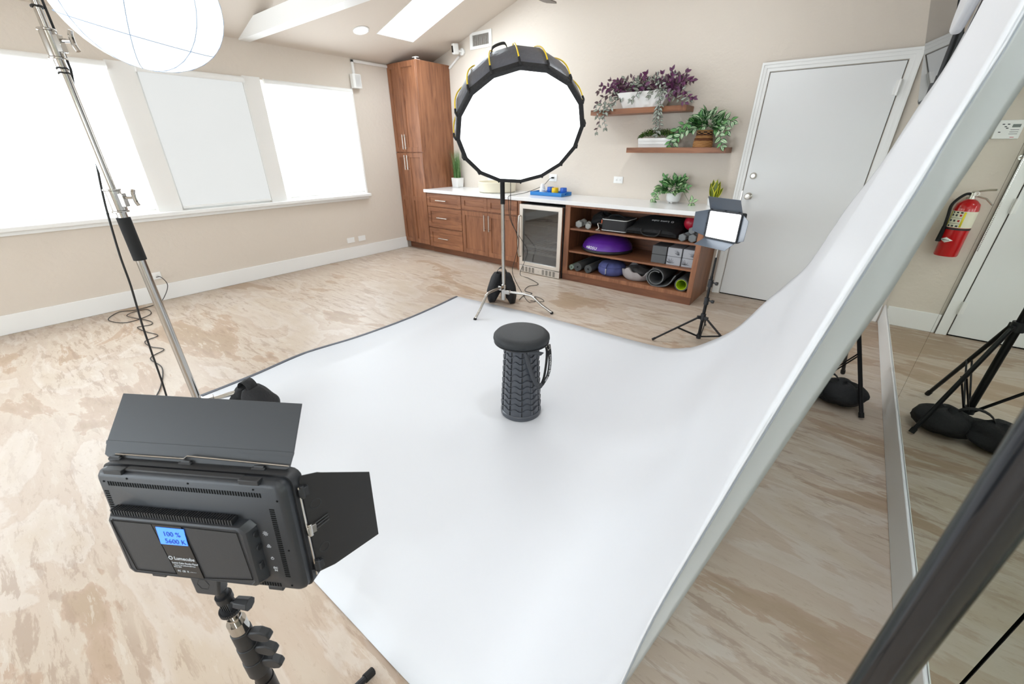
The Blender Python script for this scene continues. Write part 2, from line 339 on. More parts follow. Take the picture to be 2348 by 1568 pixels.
# windows with frame and pane, roller shades in front
names = ['rightmost', 'middle', 'leftmost visible', 'hidden']
for k, (a, b) in enumerate(OPEN):
    wdw = struct(thing('window_%d' % (k+1 if k < 3 else 5), (-0.07, (a+b)/2, WZ0), None, None))
    mb = MB(); t = 0.045
    mb.box((-0.10, a, WZ0), (-0.05, a+t, WZ1)).box((-0.10, b-t, WZ0), (-0.05, b, WZ1)).box((-0.10, a+t, WZ0), (-0.05, b-t, WZ0+t)).box((-0.10, a+t, WZ1-t), (-0.05, b-t, WZ1))
    mb.build('window_frame', M_TRIM, wdw, smooth=False)
    bx('pane', (-0.078, a+t, WZ0+t), (-0.072, b-t, WZ1-t), M_PANE, wdw, smooth=False)
wdw = struct(thing('window_6', ((RW[0]+RW[1])/2, YB-0.06, RW[2]), None, None))  # frame and pane of the added rear window
mb = MB()
for x in (RW[0], (RW[0]+RW[1])/2-0.02, RW[1]-0.04): mb.box((x, YB-0.10, RW[2]), (x+0.04, YB-0.05, RW[3]))
mb.box((RW[0], YB-0.10, RW[2]), (RW[1], YB-0.05, RW[2]+0.04)); mb.box((RW[0], YB-0.10, RW[3]-0.04), (RW[1], YB-0.05, RW[3])); mb.build('window_frame', M_TRIM, wdw, smooth=False)
bx('pane', (RW[0]+0.04, YB-0.078, RW[2]+0.04), (RW[1]-0.04, YB-0.072, RW[3]-0.04), M_PANE, wdw, smooth=False)
t = thing('roller_shade', (3.3, YB+0.02, 2.1), 'wide glowing fill shade on the added rear window, unseen behind the camera', 'shade', 'roller shades on the window wall')
bx('shade_fabric', (RW[0]+0.02, YB+0.014, RW[2]+0.03), (RW[1]-0.02, YB+0.017, RW[3]-0.03), M_REARFILL, t, smooth=False)  # glowing sheet added as cool fill from behind the camera
MB().cyl((RW[0], YB+0.03, RW[3]-0.02), (RW[1], YB+0.03, RW[3]-0.02), 0.028, n=20).build('cassette', M_WHITE, t)
SH = [(-2.295, -1.245, M_SHADE, 'white roller shade at the window nearest the tall wooden cabinet'),
      (-3.40, -2.525, M_SHADE2, 'slightly greyer roller shade at the middle window behind the hanging lantern'),
      (-5.22, -3.625, M_SHADE, 'wide bright roller shade at the window behind the chrome stand pole'), (-7.15, -5.48, M_SHADE, 'bright roller shade further back on the window wall, outside the picture')]
for a, b, m, lb in SH[:4]:
    t = thing('roller_shade', (0.02, (a+b)/2, 2.12), lb, 'shade', 'roller shades on the window wall')
    bx('shade_fabric', (0.014, a, 0.905), (0.017, b, 2.09), m, t, smooth=False)
    MB().cyl((0.03, a-0.01, 2.105), (0.03, b+0.01, 2.105), 0.028, n=20).build('cassette', M_WHITE, t)
    for yy in (a-0.014, b+0.008): MB().cyl((0.03, yy, 2.105), (0.03, yy+0.006, 2.105), 0.031, n=20).build('end_cap', M_TRIM, t)
    MB().box((0.008, a, 0.885), (0.024, b, 0.908)).build('bottom_bar', M_WHITE, t, bevel=0.004)
# door in the back wall
DX0, DX1, DZ = 4.592, 5.505, 2.04
d = struct(thing('door_1', ((DX0+DX1)/2, -0.01, 0), None, None))
bx('door_slab', (DX0+0.003, -0.012, 0.012), (DX1-0.003, 0.0, DZ-0.003), M_DOOR, d, bevel=0.002)
def casing(x0, x1, z1, wd=0.068):
    mb = MB()
    for (wa, th) in ((wd, 0.014), (wd*0.62, 0.02), (wd*0.25, 0.026)):
        a = wd - wa + 0.012
        mb.prism([(x0-wd-0.006, 0), (x0-wd-0.006, z1+wd+0.006), (x1+wd+0.006, z1+wd+0.006), (x1+wd+0.006, 0), (x1+wd+0.006-wa+0.0, 0), (x1+wd+0.006-wa, z1+wd+0.006-wa), (x0-wd-0.006+wa, z1+wd+0.006-wa), (x0-wd-0.006+wa, 0)], -th, 0.0, T)
    return mb
casing(DX0, DX1, DZ).build('door_casing', M_TRIM, d, smooth=False)
bx('door_gap', (DX0-0.0005, -0.003, 0.0), (DX1+0.0005, 0.002, DZ+0.0005), M_GAP, d, smooth=False)
for z, r, nm in ((1.013, 0.032, 'door_knob'), (1.197, 0.03, 'deadbolt')):
    Tm = zframe((4.652, -0.012, z), (0, -1, 0))
    pr = [(0.001, 0), (r, 0), (r, 0.006), (r*0.85, 0.012)] + ([(0.012, 0.018), (0.012, 0.034), (0.026, 0.042), (0.029, 0.056), (0.022, 0.066), (0.006, 0.068)] if nm == 'door_knob' else [(0.02, 0.018), (0.018, 0.026), (0.004, 0.027)])
    MB().lathe(pr, Tm, 24).build(nm, M_NICKEL, d)
    MB().lathe([(0.0005, 0), (0.007, 0), (0.007, 0.002), (0.0005, 0.002)], zframe((4.652, -0.012-(0.068 if nm == 'door_knob' else 0.027), z), (0, -1, 0)), 12).build('keyhole', M_STEEL, d)
for z in (1.86, 1.05, 0.25):
    mb = MB(); mb.box((DX1-0.028, -0.022, z-0.05), (DX1+0.012, -0.012, z+0.05)); mb.cyl((DX1-0.002, -0.03, z-0.055), (DX1-0.002, -0.03, z+0.055), 0.007, n=10); mb.build('door_hinge', M_TRIM, d)
bx('strike_plate', (DX0-0.008, -0.018, 0.97), (DX0+0.002, -0.004, 1.06), M_STEEL, d)
# mirrors on the right wall
def mirror(y0, y1, label, g=0.0012):
    P = [(rx(y0), y0-g), (rx(y1), y1+g), (rx(y1)+0.006, y1+g), (rx(y0)+0.006, y0-g)]
    t = thing('wall_mirror', (rx(y0), (y0+y1)/2, 0.2), label, 'mirror', 'frameless mirrors on the right wall')
    MB().prism(P, 0.176, 2.30).build('mirror_glass', M_MIRROR, t, smooth=False)
    P2 = [(rx(y0)+0.0062, y0), (rx(y1)+0.0062, y1), (rx(y1)+0.0115, y1), (rx(y0)+0.0115, y0)]
    MB().prism(P2, 0.17, 2.305).build('backing', M_GAP, t, smooth=False)
mirror(-0.01, -1.941, 'tall frameless mirror panel nearest the room corner, reflecting the fire extinguisher')
mirror(-1.943, -3.711, 'middle frameless mirror panel beside the white baseboard, reflecting the black tripod')
mirror(-3.722, -5.5, 'frameless mirror panel at the lower right edge, behind the blurred black pole')
# ================================================================== CABINETS
FY = -0.60      # carcass front; doors stand 2 cm proud
def shaker(parent, x0, x1, z0, z1, m=M_WOOD, rail=0.06, nm='door', drawer=False):
    """shaker front: frame of stiles and rails with recessed panel"""
    y1, y0 = FY, FY-0.02; r = min(rail, (z1-z0)*0.3)
    mb = MB(); mb.box((x0, y0, z0), (x0+rail, y1, z1)).box((x1-rail, y0, z0), (x1, y1, z1)).box((x0+rail, y0, z0), (x1-rail, y1, z0+r)).box((x0+rail, y0, z1-r), (x1-rail, y1, z1))
    mb.box((x0+rail, y0+0.009, z0+r), (x1-rail, y1, z1-r))
    return mb.build(nm, M_WOODX if drawer else m, parent, bevel=0.0015, seg=1)
def handle(parent, p0, p1):
    p0 = Vector(p0); p1 = Vector(p1); u = (p1-p0).normalized(); o = Vector((0, -0.028, 0))
    mb = MB(); mb.cyl(p0+o, p1+o, 0.006, n=12)
    for q in (p0+u*0.02, p1-u*0.02): mb.cyl(q, q+o, 0.005, n=10)
    return mb.build('handle', M_NICKEL, parent)
# tall pantry
t = thing('tall_pantry_cabinet', (0.295, -0.3, 0), 'tall brown shaker cabinet in the corner beside the windows', 'cabinet')
mb = MB(); mb.box((0.002, FY, 0.10), (0.585, -0.001, 2.478)); mb.build('body', M_WOOD, t, bevel=0.002, seg=1)
bx('toe_kick', (0.018, -0.54, 0), (0.58, -0.02, 0.10), M_WOODD, t)
for (z0, z1, zh0, zh1) in ((1.395, 2.468, 1.43, 1.62), (0.108, 1.383, 1.16, 1.355)):
    for (x0, x1, xh) in ((0.006, 0.229, 0.205), (0.233, 0.581, 0.258)):
        pass
    for (x0, x1, xh) in ((0.006, 0.238, 0.212), (0.242, 0.581, 0.268)):
        dd = shaker(t, x0, x1, z0, z1)
        handle(dd, (xh, FY-0.02, zh0), (xh, FY-0.02, zh1))
        if z0 < 1: bx('cross_rail', (x0+0.055, FY-0.0198, 0.735), (x1-0.055, FY-0.006, 0.795), M_WOOD, dd)
# three drawers
t = thing('drawer_base_cabinet', (0.93, -0.3, 0), 'brown base cabinet with three drawers next to the tall cabinet', 'cabinet')
bx('body', (0.587, FY, 0.09), (1.284, -0.001, 0.868), M_WOOD, t)
bx('toe_kick', (0.587, -0.555, 0), (1.284, -0.02, 0.09), M_WOODD, t)
for (z0, z1) in ((0.684, 0.856), (0.388, 0.672), (0.098, 0.374)):
    dr = shaker(t, 0.592, 1.280, z0, z1, nm='drawer', drawer=True); zz = (z0+z1)/2
    handle(dr, (0.80, FY-0.02, zz), (1.01, FY-0.02, zz))
# sink base: two false fronts, two doors
t = thing('door_base_cabinet', (1.77, -0.3, 0), 'brown base cabinet with two doors below the round basin', 'cabinet')
bx('body', (1.286, FY, 0.09), (2.262, -0.001, 0.868), M_WOOD, t)
bx('toe_kick', (1.286, -0.555, 0), (2.262, -0.02, 0.09), M_WOODD, t)
for (x0, x1, xh) in ((1.291, 1.758, 1.72), (1.762, 2.25, 1.80)):
    shaker(t, x0, x1, 0.690, 0.856, nm='false_front', drawer=True)
    dd = shaker(t, x0, x1, 0.098, 0.674); handle(dd, (xh, FY-0.02, 0.44), (xh, FY-0.02, 0.645))
# wine cooler
t = thing('wine_cooler', (2.62, -0.34, 0), 'stainless steel glass-door wine cooler between the wooden cabinets', 'cooler')
mb = MB(); mb.box((2.315, -0.61, 0.0), (2.93, -0.03, 0.03)).box((2.315, -0.61, 0.80), (2.93, -0.03, 0.838)).box((2.315, -0.61, 0.03), (2.345, -0.03, 0.80)).box((2.90, -0.61, 0.03), (2.93, -0.03, 0.80)).box((2.345, -0.06, 0.03), (2.90, -0.03, 0.80))
mb.build('body', M_BLACK, t, smooth=False)
DY0, DY1 = -0.66, -0.615
fr = MB(); X0, X1, Z0, Z1 = 2.320, 2.925, 0.095, 0.835
ix0, ix1, iz0, iz1 = X0+0.05, X1-0.05, Z0+0.045, Z1-0.05
for poly in ([(X0,Z0),(X1,Z0),(ix1,iz0),(ix0,iz0)], [(X1,Z0),(X1,Z1),(ix1,iz1),(ix1,iz0)], [(X1,Z1),(X0,Z1),(ix0,iz1),(ix1,iz1)], [(X0,Z1),(X0,Z0),(ix0,iz0),(ix0,iz1)]): fr.prism(poly, DY0, DY1, T)
door = fr.build('door', M_STEEL, t, bevel=0.0012, seg=1)
bx('glass', (ix0-0.005, DY0+0.012, iz0-0.005), (ix1+0.005, DY0+0.018, iz1+0.005), M_GLASSD, door, smooth=False)
mb = MB(); mb.tube(smoothpath([(2.338, DY0, 0.70), (2.334, DY0-0.035, 0.675), (2.334, DY0-0.045, 0.45), (2.334, DY0-0.035, 0.225), (2.338, DY0, 0.20)]), 0.009, 10); mb.build('handle', M_NICKEL, door)
for z in (0.23, 0.31, 0.45, 0.58, 0.68):
    m = M_STEEL if z < 0.4 else M_BLACK
    mb = MB(); mb.box((2.348, -0.58, z), (2.897, -0.57, z+0.028 if z < 0.4 else z+0.012))
    for k in range(9): mb.box((2.36+k*0.064, -0.57, z), (2.366+k*0.064, -0.08, z+0.006))
    mb.build('wire_shelf', m, t, smooth=False)
gr = MB().box((2.320, DY0, 0.006), (2.925, DY1, 0.088)).build('grille', M_STEEL, t, bevel=0.002)
mb = MB()
for c in range(8):
    xx = 2.365 + c*0.052 + (0.10 if c > 3 else 0)
    for r in range(7): mb.box((xx, DY0-0.0006, 0.018+r*0.009), (xx+0.034, DY0+0.001, 0.0228+r*0.009))
mb.build('vent_slots', M_GAP, gr, smooth=False, kind='stuff')
MB().lathe([(0.0005,0),(0.010,0),(0.010,0.001),(0.0005,0.001)], zframe((2.62, DY0, 0.046), (0,-1,0)), 16).build('badge', M_NICKEL, gr)
# filler stiles around the cooler belong to the open cabinet
t = thing('open_shelf_cabinet', (3.68, -0.3, 0), 'brown open shelf cabinet with three tiers of exercise gear', 'cabinet')
SX0, SX1 = 2.94, 4.45
mb = MB(); mb.box((SX0, FY, 0.0), (SX0+0.02, -0.001, 0.868)); mb.build('side_panel', M_WOOD, t)
bx('side_panel', (SX1-0.02, FY, 0.0), (SX1, -0.001, 0.868), M_WOOD, t)
bx('back_panel', (SX0+0.02, -0.02, 0.08), (SX1-0.02, -0.001, 0.868), M_WOODD, t)
mb = MB(); mb.box((SX0, FY-0.018, 0.078), (3.005, FY, 0.868)).box((4.40, FY-0.018, 0.078), (SX1, FY, 0.868)).box((3.005, FY-0.018, 0.846), (4.40, FY, 0.868)).box((3.005, FY-0.018, 0.078), (4.40, FY, 0.122))
mb.build('face_frame', M_WOOD, t, bevel=0.0015, seg=1)
bx('toe_kick', (SX0, FY-0.014, 0), (SX1, FY+0.006, 0.078), M_WOODD, t)
for z in (0.100, 0.337, 0.593): bx('shelf', (SX0+0.02, FY, z), (SX1-0.02, -0.02, z+0.019), M_WOODX, t)
bx('filler', (2.264, FY-0.018, 0.0), (2.312, -0.05, 0.868), M_WOOD, thing('cabinet_filler', (2.29, -0.3, 0), 'narrow brown filler panel left of the wine cooler', 'cabinet'))
# worktop
bx('countertop', (0.568, -0.652, 0.870), (4.475, -0.001, 0.910), M_QUARTZ, bevel=0.003, label='long white quartz countertop over the brown base cabinets', cat='countertop')
# floating shelves
bx('floating_shelf', (2.965, -0.235, 1.762), (3.985, -0.001, 1.812), M_WOODX, bevel=0.002, label='upper brown floating shelf carrying the purple trailing plant', cat='shelf', group='floating shelves')
bx('floating_shelf', (3.425, -0.235, 1.395), (4.41, -0.001, 1.445), M_WOODX, bevel=0.002, label='lower brown floating shelf carrying two green plants', cat='shelf', group='floating shelves')
# ================================================================== BACKDROP
farP = [(3.3,0),(3.9,0),(4.35,0),(4.6,0.012),(4.739,0.055),(4.828,0.10),(4.981,0.231),(5.07,0.339),(5.174,0.531),(5.266,0.679),(5.341,0.824),(5.421,1.132),(5.500,1.356),(5.560,1.609),(5.600,1.757),(5.625,1.908),(5.64,2.10),(5.65,2.3)]
farY = [-1.775,-1.768,-1.762,-1.76,-1.76,-1.76,-1.76,-1.76,-1.76,-1.76,-1.76,-1.76,-1.76,-1.76,-1.76,-1.76,-1.76,-1.76]
nearP = [(3.3,0),(4.0,0),(4.5,0),(4.75,0.004),(4.88,0.02),(4.97,0.05),(5.06,0.12),(5.14,0.22),(5.21,0.36),(5.265,0.50),(5.30,0.64),(5.326,0.773),(5.37,1.085),(5.415,1.296),(5.444,1.411),(5.466,1.504),(5.495,1.66),(5.52,1.86)]
nearY = [-4.45,-4.45,-4.44,-4.435,-4.43,-4.43,-4.43,-4.43,-4.43,-4.43,-4.425,-4.42,-4.36,-4.25,-4.17,-4.10,-4.0,-3.85]
left = [(2.404,-1.868),(2.455,-2.25),(2.485,-2.634),(2.47,-3.127),(2.409,-3.547),(2.454,-3.917),(2.47,-4.242),(2.46,-4.455)]
def lerp(a, b, t): return a + (b-a)*t
NV = 28; rows = []
def leftat(t):
    y = lerp(-1.868, -4.455, t)
    for (xa, ya), (xb, yb) in zip(left, left[1:]):
        if yb <= y <= ya: return Vector((lerp(xa, xb, (y-ya)/(yb-ya)), y, 0.0))
    return Vector((left[-1][0], left[-1][1], 0))
rows.append([leftat(j/NV) for j in range(NV+1)])
e1 = [Vector((3.3, lerp(-1.775, -4.45, j/NV), 0)) for j in range(NV+1)]
rows.append([rows[0][j].lerp(e1[j], 0.45) for j in range(NV+1)])
fp = smoothpath([(p[0], y, p[1]) for p, y in zip(farP, farY)], 3); np_ = smoothpath([(p[0], y, p[1]) for p, y in zip(nearP, nearY)], 3)
for a, b in zip(fp, np_):
    row = []
    for j in range(NV+1):
        t = j/NV; v = a.lerp(b, t); rise = min(1, max(0, (v.z-0.03)/0.4))
        v.x += rise*0.012*math.sin(t*7+0.8)*math.sin(t*math.pi); v.z = max(0, v.z); row.append(v)
    rows.append(row)
for r in rows:
    for v in r: v.z += 0.004
mb = MB(); mb.grid(rows)
bd = thing('paper_backdrop', (3.9, -3.1, 0), 'wide white seamless backdrop sweeping from the floor up to the right', 'backdrop')
mb.build('sheet', M_VINYL, bd, ang=80, solid=0.0022)
# near edge curling back, with its stitched hem
A = [(5.326,-4.42,0.773),(5.342,-4.4,0.921),(5.37,-4.36,1.085),(5.396,-4.3,1.214),(5.415,-4.25,1.296),(5.426,-4.22,1.342),(5.444,-4.17,1.411),(5.455,-4.13,1.461),(5.466,-4.1,1.504),(5.479,-4.06,1.56),(5.50,-3.98,1.70),(5.525,-3.85,1.86)]
B = [(5.330,-4.41,0.76),(5.36,-4.37,0.908),(5.393,-4.3,1.046),(5.426,-4.21,1.163),(5.45,-4.13,1.228),(5.468,-4.08,1.282),(5.49,-4.01,1.374),(5.508,-3.95,1.428),(5.523,-3.9,1.477),(5.543,-3.84,1.556),(5.57,-3.74,1.70),(5.60,-3.6,1.86)]
A = smoothpath(A, 3); B = smoothpath(B, 3)
rows2 = []
for a, b in zip(A, B):
    rows2.append([a.lerp(b, k/6) + Vector((-0.004, -0.004, 0))*math.sin(k/6*math.pi) for k in range(7)])
MB().grid(rows2).build('turned_edge', M_VINYL, bd, ang=80, solid=0.002)
MB().tube([p + Vector((-0.001, -0.0015, -0.002)) for p in A], 0.0016, 6).build('hem', M_VINYL, bd)
MB().tube([p + Vector((0.0012, -0.0016, -0.0045)) for p in A], 0.0009, 6).build('hem_stitching', mat('hem_grey', rgb(140, 145, 152), 0.6), bd)
# dark strip along the left edge
pl_ = smoothpath([(x, y, 0.003) for x, y in left], 5); rr = []
for i, p in enumerate(pl_): rr.append([p + Vector((-0.026, 0, 0.0)), p + Vector((0.002, 0, 0.0005)), p + Vector((0.002, 0, 0.006)), p + Vector((-0.026, 0, 0.005))])
MB().grid(rr, closed_v=True).build('dark_edge_strip', M_HEM, bd)
# rolled spare end with rounded corner, hung on the crossbar
fl = [(-1.905,2.6),(-1.875,2.15),(-1.85,2.02),(-1.842,1.96),(-1.85,1.915),(-1.885,1.885),(-1.94,1.872),(-2.02,1.88),(-2.2,1.93),(-2.6,2.02),(-3.4,2.18),(-3.9,2.3),(-3.9,2.6)]
Ty = Matrix(((0,0,1,0),(1,0,0,0),(0,1,0,0),(0,0,0,1)))   # local (y,z) extruded along x
MB().prism(fl, 5.560, 5.598, Ty).build('hanging_tail', M_VINYL, bd, bevel=0.014, seg=4)
cb = MB(); cb.cyl((5.655, -1.62, 2.42), (5.56, -4.5, 2.42), 0.016, n=14)
cb.build('crossbar', M_DARKM, thing('backdrop_crossbar', (5.6, -3.1, 2.42), 'black crossbar holding up the white backdrop, above the picture', 'crossbar'))
# ------------------------------------------------------------------ tripod stands
def tripod(name, base, label, r=0.4, hub=0.35, top=1.8, pr=0.016, rot=0, leg_r=0.009, low=0.06, group=None, steps=2, collars=True):
    x, y = base; t = thing(name, (x, y, 0), label, 'light stand', group)
    mb = MB(); mb.cyl((x, y, low), (x, y, hub+0.25*(top-hub)), pr, n=16); mb.build('column', M_DARKM, t)
    for k in range(1, steps+1):
        z0 = hub + (top-hub)*k/(steps+1)*0.9; z1 = top if k == steps else hub + (top-hub)*(k+1)/(steps+1)*0.9 + 0.05
        MB().cyl((x, y, z0-0.03), (x, y, z1), pr*(1-0.18*k), n=14).build('riser', M_DARKM, t)
        mb = MB(); mb.cyl((x, y, z0-0.035), (x, y, z0+0.02), pr*1.45, n=16); mb.cyl((x+pr, y, z0), (x+pr+0.03, y-0.01, z0), 0.006, n=8); mb.cyl((x+pr+0.026, y-0.01, z0), (x+pr+0.042, y-0.014, z0), 0.013, n=10)
        mb.build('lock_collar', M_BLACK, t)
    mb = MB(); mb.cyl((x, y, hub-0.02), (x, y, hub+0.03), pr*1.6, n=18)
    for k in range(3):
        a = rot + k*2*math.pi/3; u = Vector((math.cos(a), math.sin(a), 0)); mb.box((pr*0.8, -0.009, -0.012), (pr+0.032, 0.009, 0.012), frame((x, y, hub), u, (-u.y, u.x, 0)))
    mb.build('hub', M_BLACK, t)
    MB().cyl((x, y, low), (x, y, low+0.035), pr*1.5, n=18).build('lower_collar', M_BLACK, t)
    for k in range(3):
        a = rot + k*2*math.pi/3; u = Vector((math.cos(a), math.sin(a), 0)); b = Vector((x, y, 0))
        p0 = b + u*(pr+0.02) + Vector((0,0,hub)); p1 = b + u*r + Vector((0,0,0.012))
        lg = MB().tube([p0, p1], leg_r, 10).build('leg', M_DARKM, t)
        MB().cyl(p1 + (p0-p1).normalized()*0.03, p1, leg_r*1.25, n=10).build('rubber_foot', M_RUBBER, lg)
        q = p0.lerp(p1, 0.45); c = b + u*pr*1.2 + Vector((0, 0, low+0.02)); s = Vector((-u.y, u.x, 0))*0.012
        br = MB(); br.tube([q+s, c+s], 0.0045, 6); br.tube([q-s, c-s], 0.0045, 6); br.build('brace', M_DARKM, t)
    return t
def blob(mb, T, sx, sy, sz, seed, n=28, m=16, amp=0.12, flat=0.0):
    rnd = random.Random(seed); ph = [(rnd.uniform(0, 6), rnd.uniform(1.5, 5), rnd.uniform(0, 6), rnd.uniform(1.5, 5)) for _ in range(6)]
    rows = []
    for i in range(m+1):
        th = math.pi*i/m; row = []
        for k in range(n):
            a = 2*math.pi*k/n; d = 1 + amp*sum(math.sin(p[1]*th*1.3+p[0])*math.sin(round(p[3])*a+p[2]) for p in ph)/2.2
            z = math.cos(th); row.append(T @ Vector((sx*d*math.sin(th)*math.cos(a), sy*d*math.sin(th)*math.sin(a), max(-flat, z*d)*sz if flat else z*d*sz)))
        rows.append(row)
    return mb.grid(rows, closed_v=True)
def sandbag(loc, rot, label, s=1.0, drape=0.0, ztop=0.2):
    """two filled pouches joined by a webbing handle"""
    t = thing('sandbag', loc, label, 'sandbag'); L = Vector(loc)
    ax = Vector((math.cos(rot), math.sin(rot), 0)); ay = Vector((-ax.y, ax.x, 0))
    for sg in (-1, 1):
        tilt = Quaternion(ay, sg*drape)
        T_ = Matrix.Translation(L + ax*sg*0.09*s + Vector((0, 0, 0.068*s))) @ (tilt.to_matrix().to_4x4()) @ frame((0,0,0), ax, ay)
        blob(MB(), T_, 0.115*s, 0.10*s, 0.066*s, 3+sg, amp=0.13).build('pouch', M_NYLON, t, ang=60)
    mb = MB(); W = []
    for k in range(13):
        a = math.pi*k/12; c = L + ax*(-0.07*s*math.cos(a)) + Vector((0, 0, 0.10*s + 0.07*s*math.sin(a))); W.append([c-ay*0.016, c+ay*0.016])
    mb.grid(W).build('strap', M_NYLON, t, solid=0.003)
    return t
# far backdrop stand (mirrored in the wall mirror)
tripod('backdrop_stand', (5.60, -1.70), 'black tripod stand behind the backdrop near the mirror baseboard', r=0.34, hub=0.62, top=2.42, pr=0.0175, rot=math.radians(-50), leg_r=0.011, low=0.10)
sandbag((5.60, -1.84, 0), 0.1, 'black sandbag on the floor behind the white backdrop', 1.15)
# near pole of the backdrop support, right by the camera
M_TUBE = mat('blue_black_tube', rgb(26, 29, 34), 0.22, 0.4, coat=0.5)
t = thing('backdrop_pole_stand', (5.555, -4.382, 0), 'thick blurred black pole crossing the lower right corner', 'light stand')
MB().cyl((5.545, -4.376, 0.02), (5.512, -4.426, 1.5), 0.0143, n=32).build('column', M_TUBE, t)
MB().cyl((5.512, -4.426, 1.45), (5.50, -4.45, 2.42), 0.0120, n=24).build('riser', M_TUBE, t)
for k in range(3):
    a = math.radians(20+120*k); u = Vector((math.cos(a), math.sin(a), 0)); b = Vector((5.568, -4.392, 0))
    if k == 0: u = Vector((0.55, 0.83, 0))
    MB().tube([b + u*0.02 + Vector((0,0,0.35)), b + u*(0.3 if k else 0.38) + Vector((0,0,0.012))], 0.011, 10).build('leg', M_DARKM, t)

# ================================================================== C-STANDS
def tknob(mb, p, d, s=1.0):
    """T handle: shaft out along d with a winged grip"""
    d = Vector(d).normalized(); p = Vector(p); mb.cyl(p, p+d*0.035*s, 0.006*s, n=10)
    q = p + d*0.04*s; w_ = Vector((0, 0, 1)); w_ = (w_ - d*w_.dot(d)).normalized()
    mb.tube(smoothpath([q - w_*0.032*s + d*0.006*s, q - w_*0.015*s, q + w_*0.015*s, q + w_*0.032*s + d*0.006*s], 3), 0.008*s, 8)
def cstand(name, x, y, feet, label, segs, top, knobdir, hubz=0.16, legr=0.0125):
    t = thing(name, (x, y, 0), label, 'light stand')
    for i, (z0, z1, r) in enumerate(segs):
        MB().cyl((x, y, z0), (x, y, z1), r, n=24).build('column' if i == 0 else 'riser', M_CHROME, t)
        if i < len(segs)-1:
            rc = r*1.5; mb = MB(); mb.cyl((x, y, z1-0.045), (x, y, z1+0.035), rc, n=24); mb.cyl((x, y, z1+0.035), (x, y, z1+0.042), rc*1.12, n=24); mb.cyl((x, y, z1-0.052), (x, y, z1-0.045), rc*1.12, n=24)
            kd = Vector(knobdir).normalized(); mb.box((rc*0.5, -0.012, -0.03), (rc+0.014, 0.012, 0.024), frame((x, y, z1), kd, (-kd.y, kd.x, 0)))
            c = mb.build('clamp_collar', M_CHROME, t, bevel=0.0015, seg=1)
            mb = MB(); tknob(mb, Vector((x, y, z1+0.006)) + kd*(rc+0.012), kd, 1.0); mb.build('wing_knob', M_CHROME, c)
    mb = MB(); mb.cyl((x, y, hubz-0.085), (x, y, hubz+0.075), segs[0][2]*1.45, n=20); mb.build('hub', M_CHROME, t)
    for i, (fx, fy) in enumerate(feet):
        b = Vector((x, y, 0)); f = Vector((fx, fy, 0)); u = (f-b); L = u.length; u.normalize(); h = hubz + (0.05, 0.0, -0.05)[i]
        pts = [b + u*0.015 + Vector((0,0,h)), b + u*L*0.45 + Vector((0,0,h+0.004)), b + u*L*0.58 + Vector((0,0,h-0.004)), b + u*L*0.66 + Vector((0,0,h*0.8)), b + u*L*0.80 + Vector((0,0,h*0.45)), f + Vector((0,0,0.012))]
        lg = MB().tube([pts[0]] + smoothpath(pts[1:5], 4) + [pts[5]], legr, 12).build('leg', M_CHROME, t)
        v = (pts[5]-pts[4]).normalized(); MB().cyl(f + Vector((0,0,0.014)) - v*0.01, f + Vector((0,0,0.003)), legr*1.25, n=12).build('rubber_foot', M_RUBBER, lg)
        MB().box((0.0, -0.018, -0.022), (0.06, 0.018, 0.022), frame(b + u*0.01 + Vector((0,0,h)), u, (-u.y, u.x, 0))).build('leg_bracket', M_CHROME, lg, bevel=0.004)
    return t
oc = cstand('softbox_stand', 2.965, -1.775, [(2.991, -2.235), (3.475, -1.665), (2.60, -1.45)], 'chrome turtle-base stand under the large round softbox', [(0.08, 1.32, 0.0175), (1.28, 1.66, 0.0125)], 1.66, (1, -0.3, 0), hubz=0.155)
bx_ = MB(); bx_.cyl((2.965, -1.775, 0.985), (2.965, -1.775, 1.22), 0.021, n=20); bx_.build('grip_sleeve', M_RUBBER, oc)
fg = cstand('lantern_stand', 2.947, -4.36, [(3.06, -3.985), (2.50, -4.53), (3.25, -4.76)], 'tall chrome stand in the left foreground with a black grip sleeve', [(0.08, 1.25, 0.0182), (1.20, 1.795, 0.0160), (1.75, 2.26, 0.0122)], 2.26, (0.75, 0.66, 0))
MB().cyl((2.947, -4.36, 0.99), (2.947, -4.36, 1.175), 0.0245, n=24).build('grip_sleeve', M_RUBBER, fg)
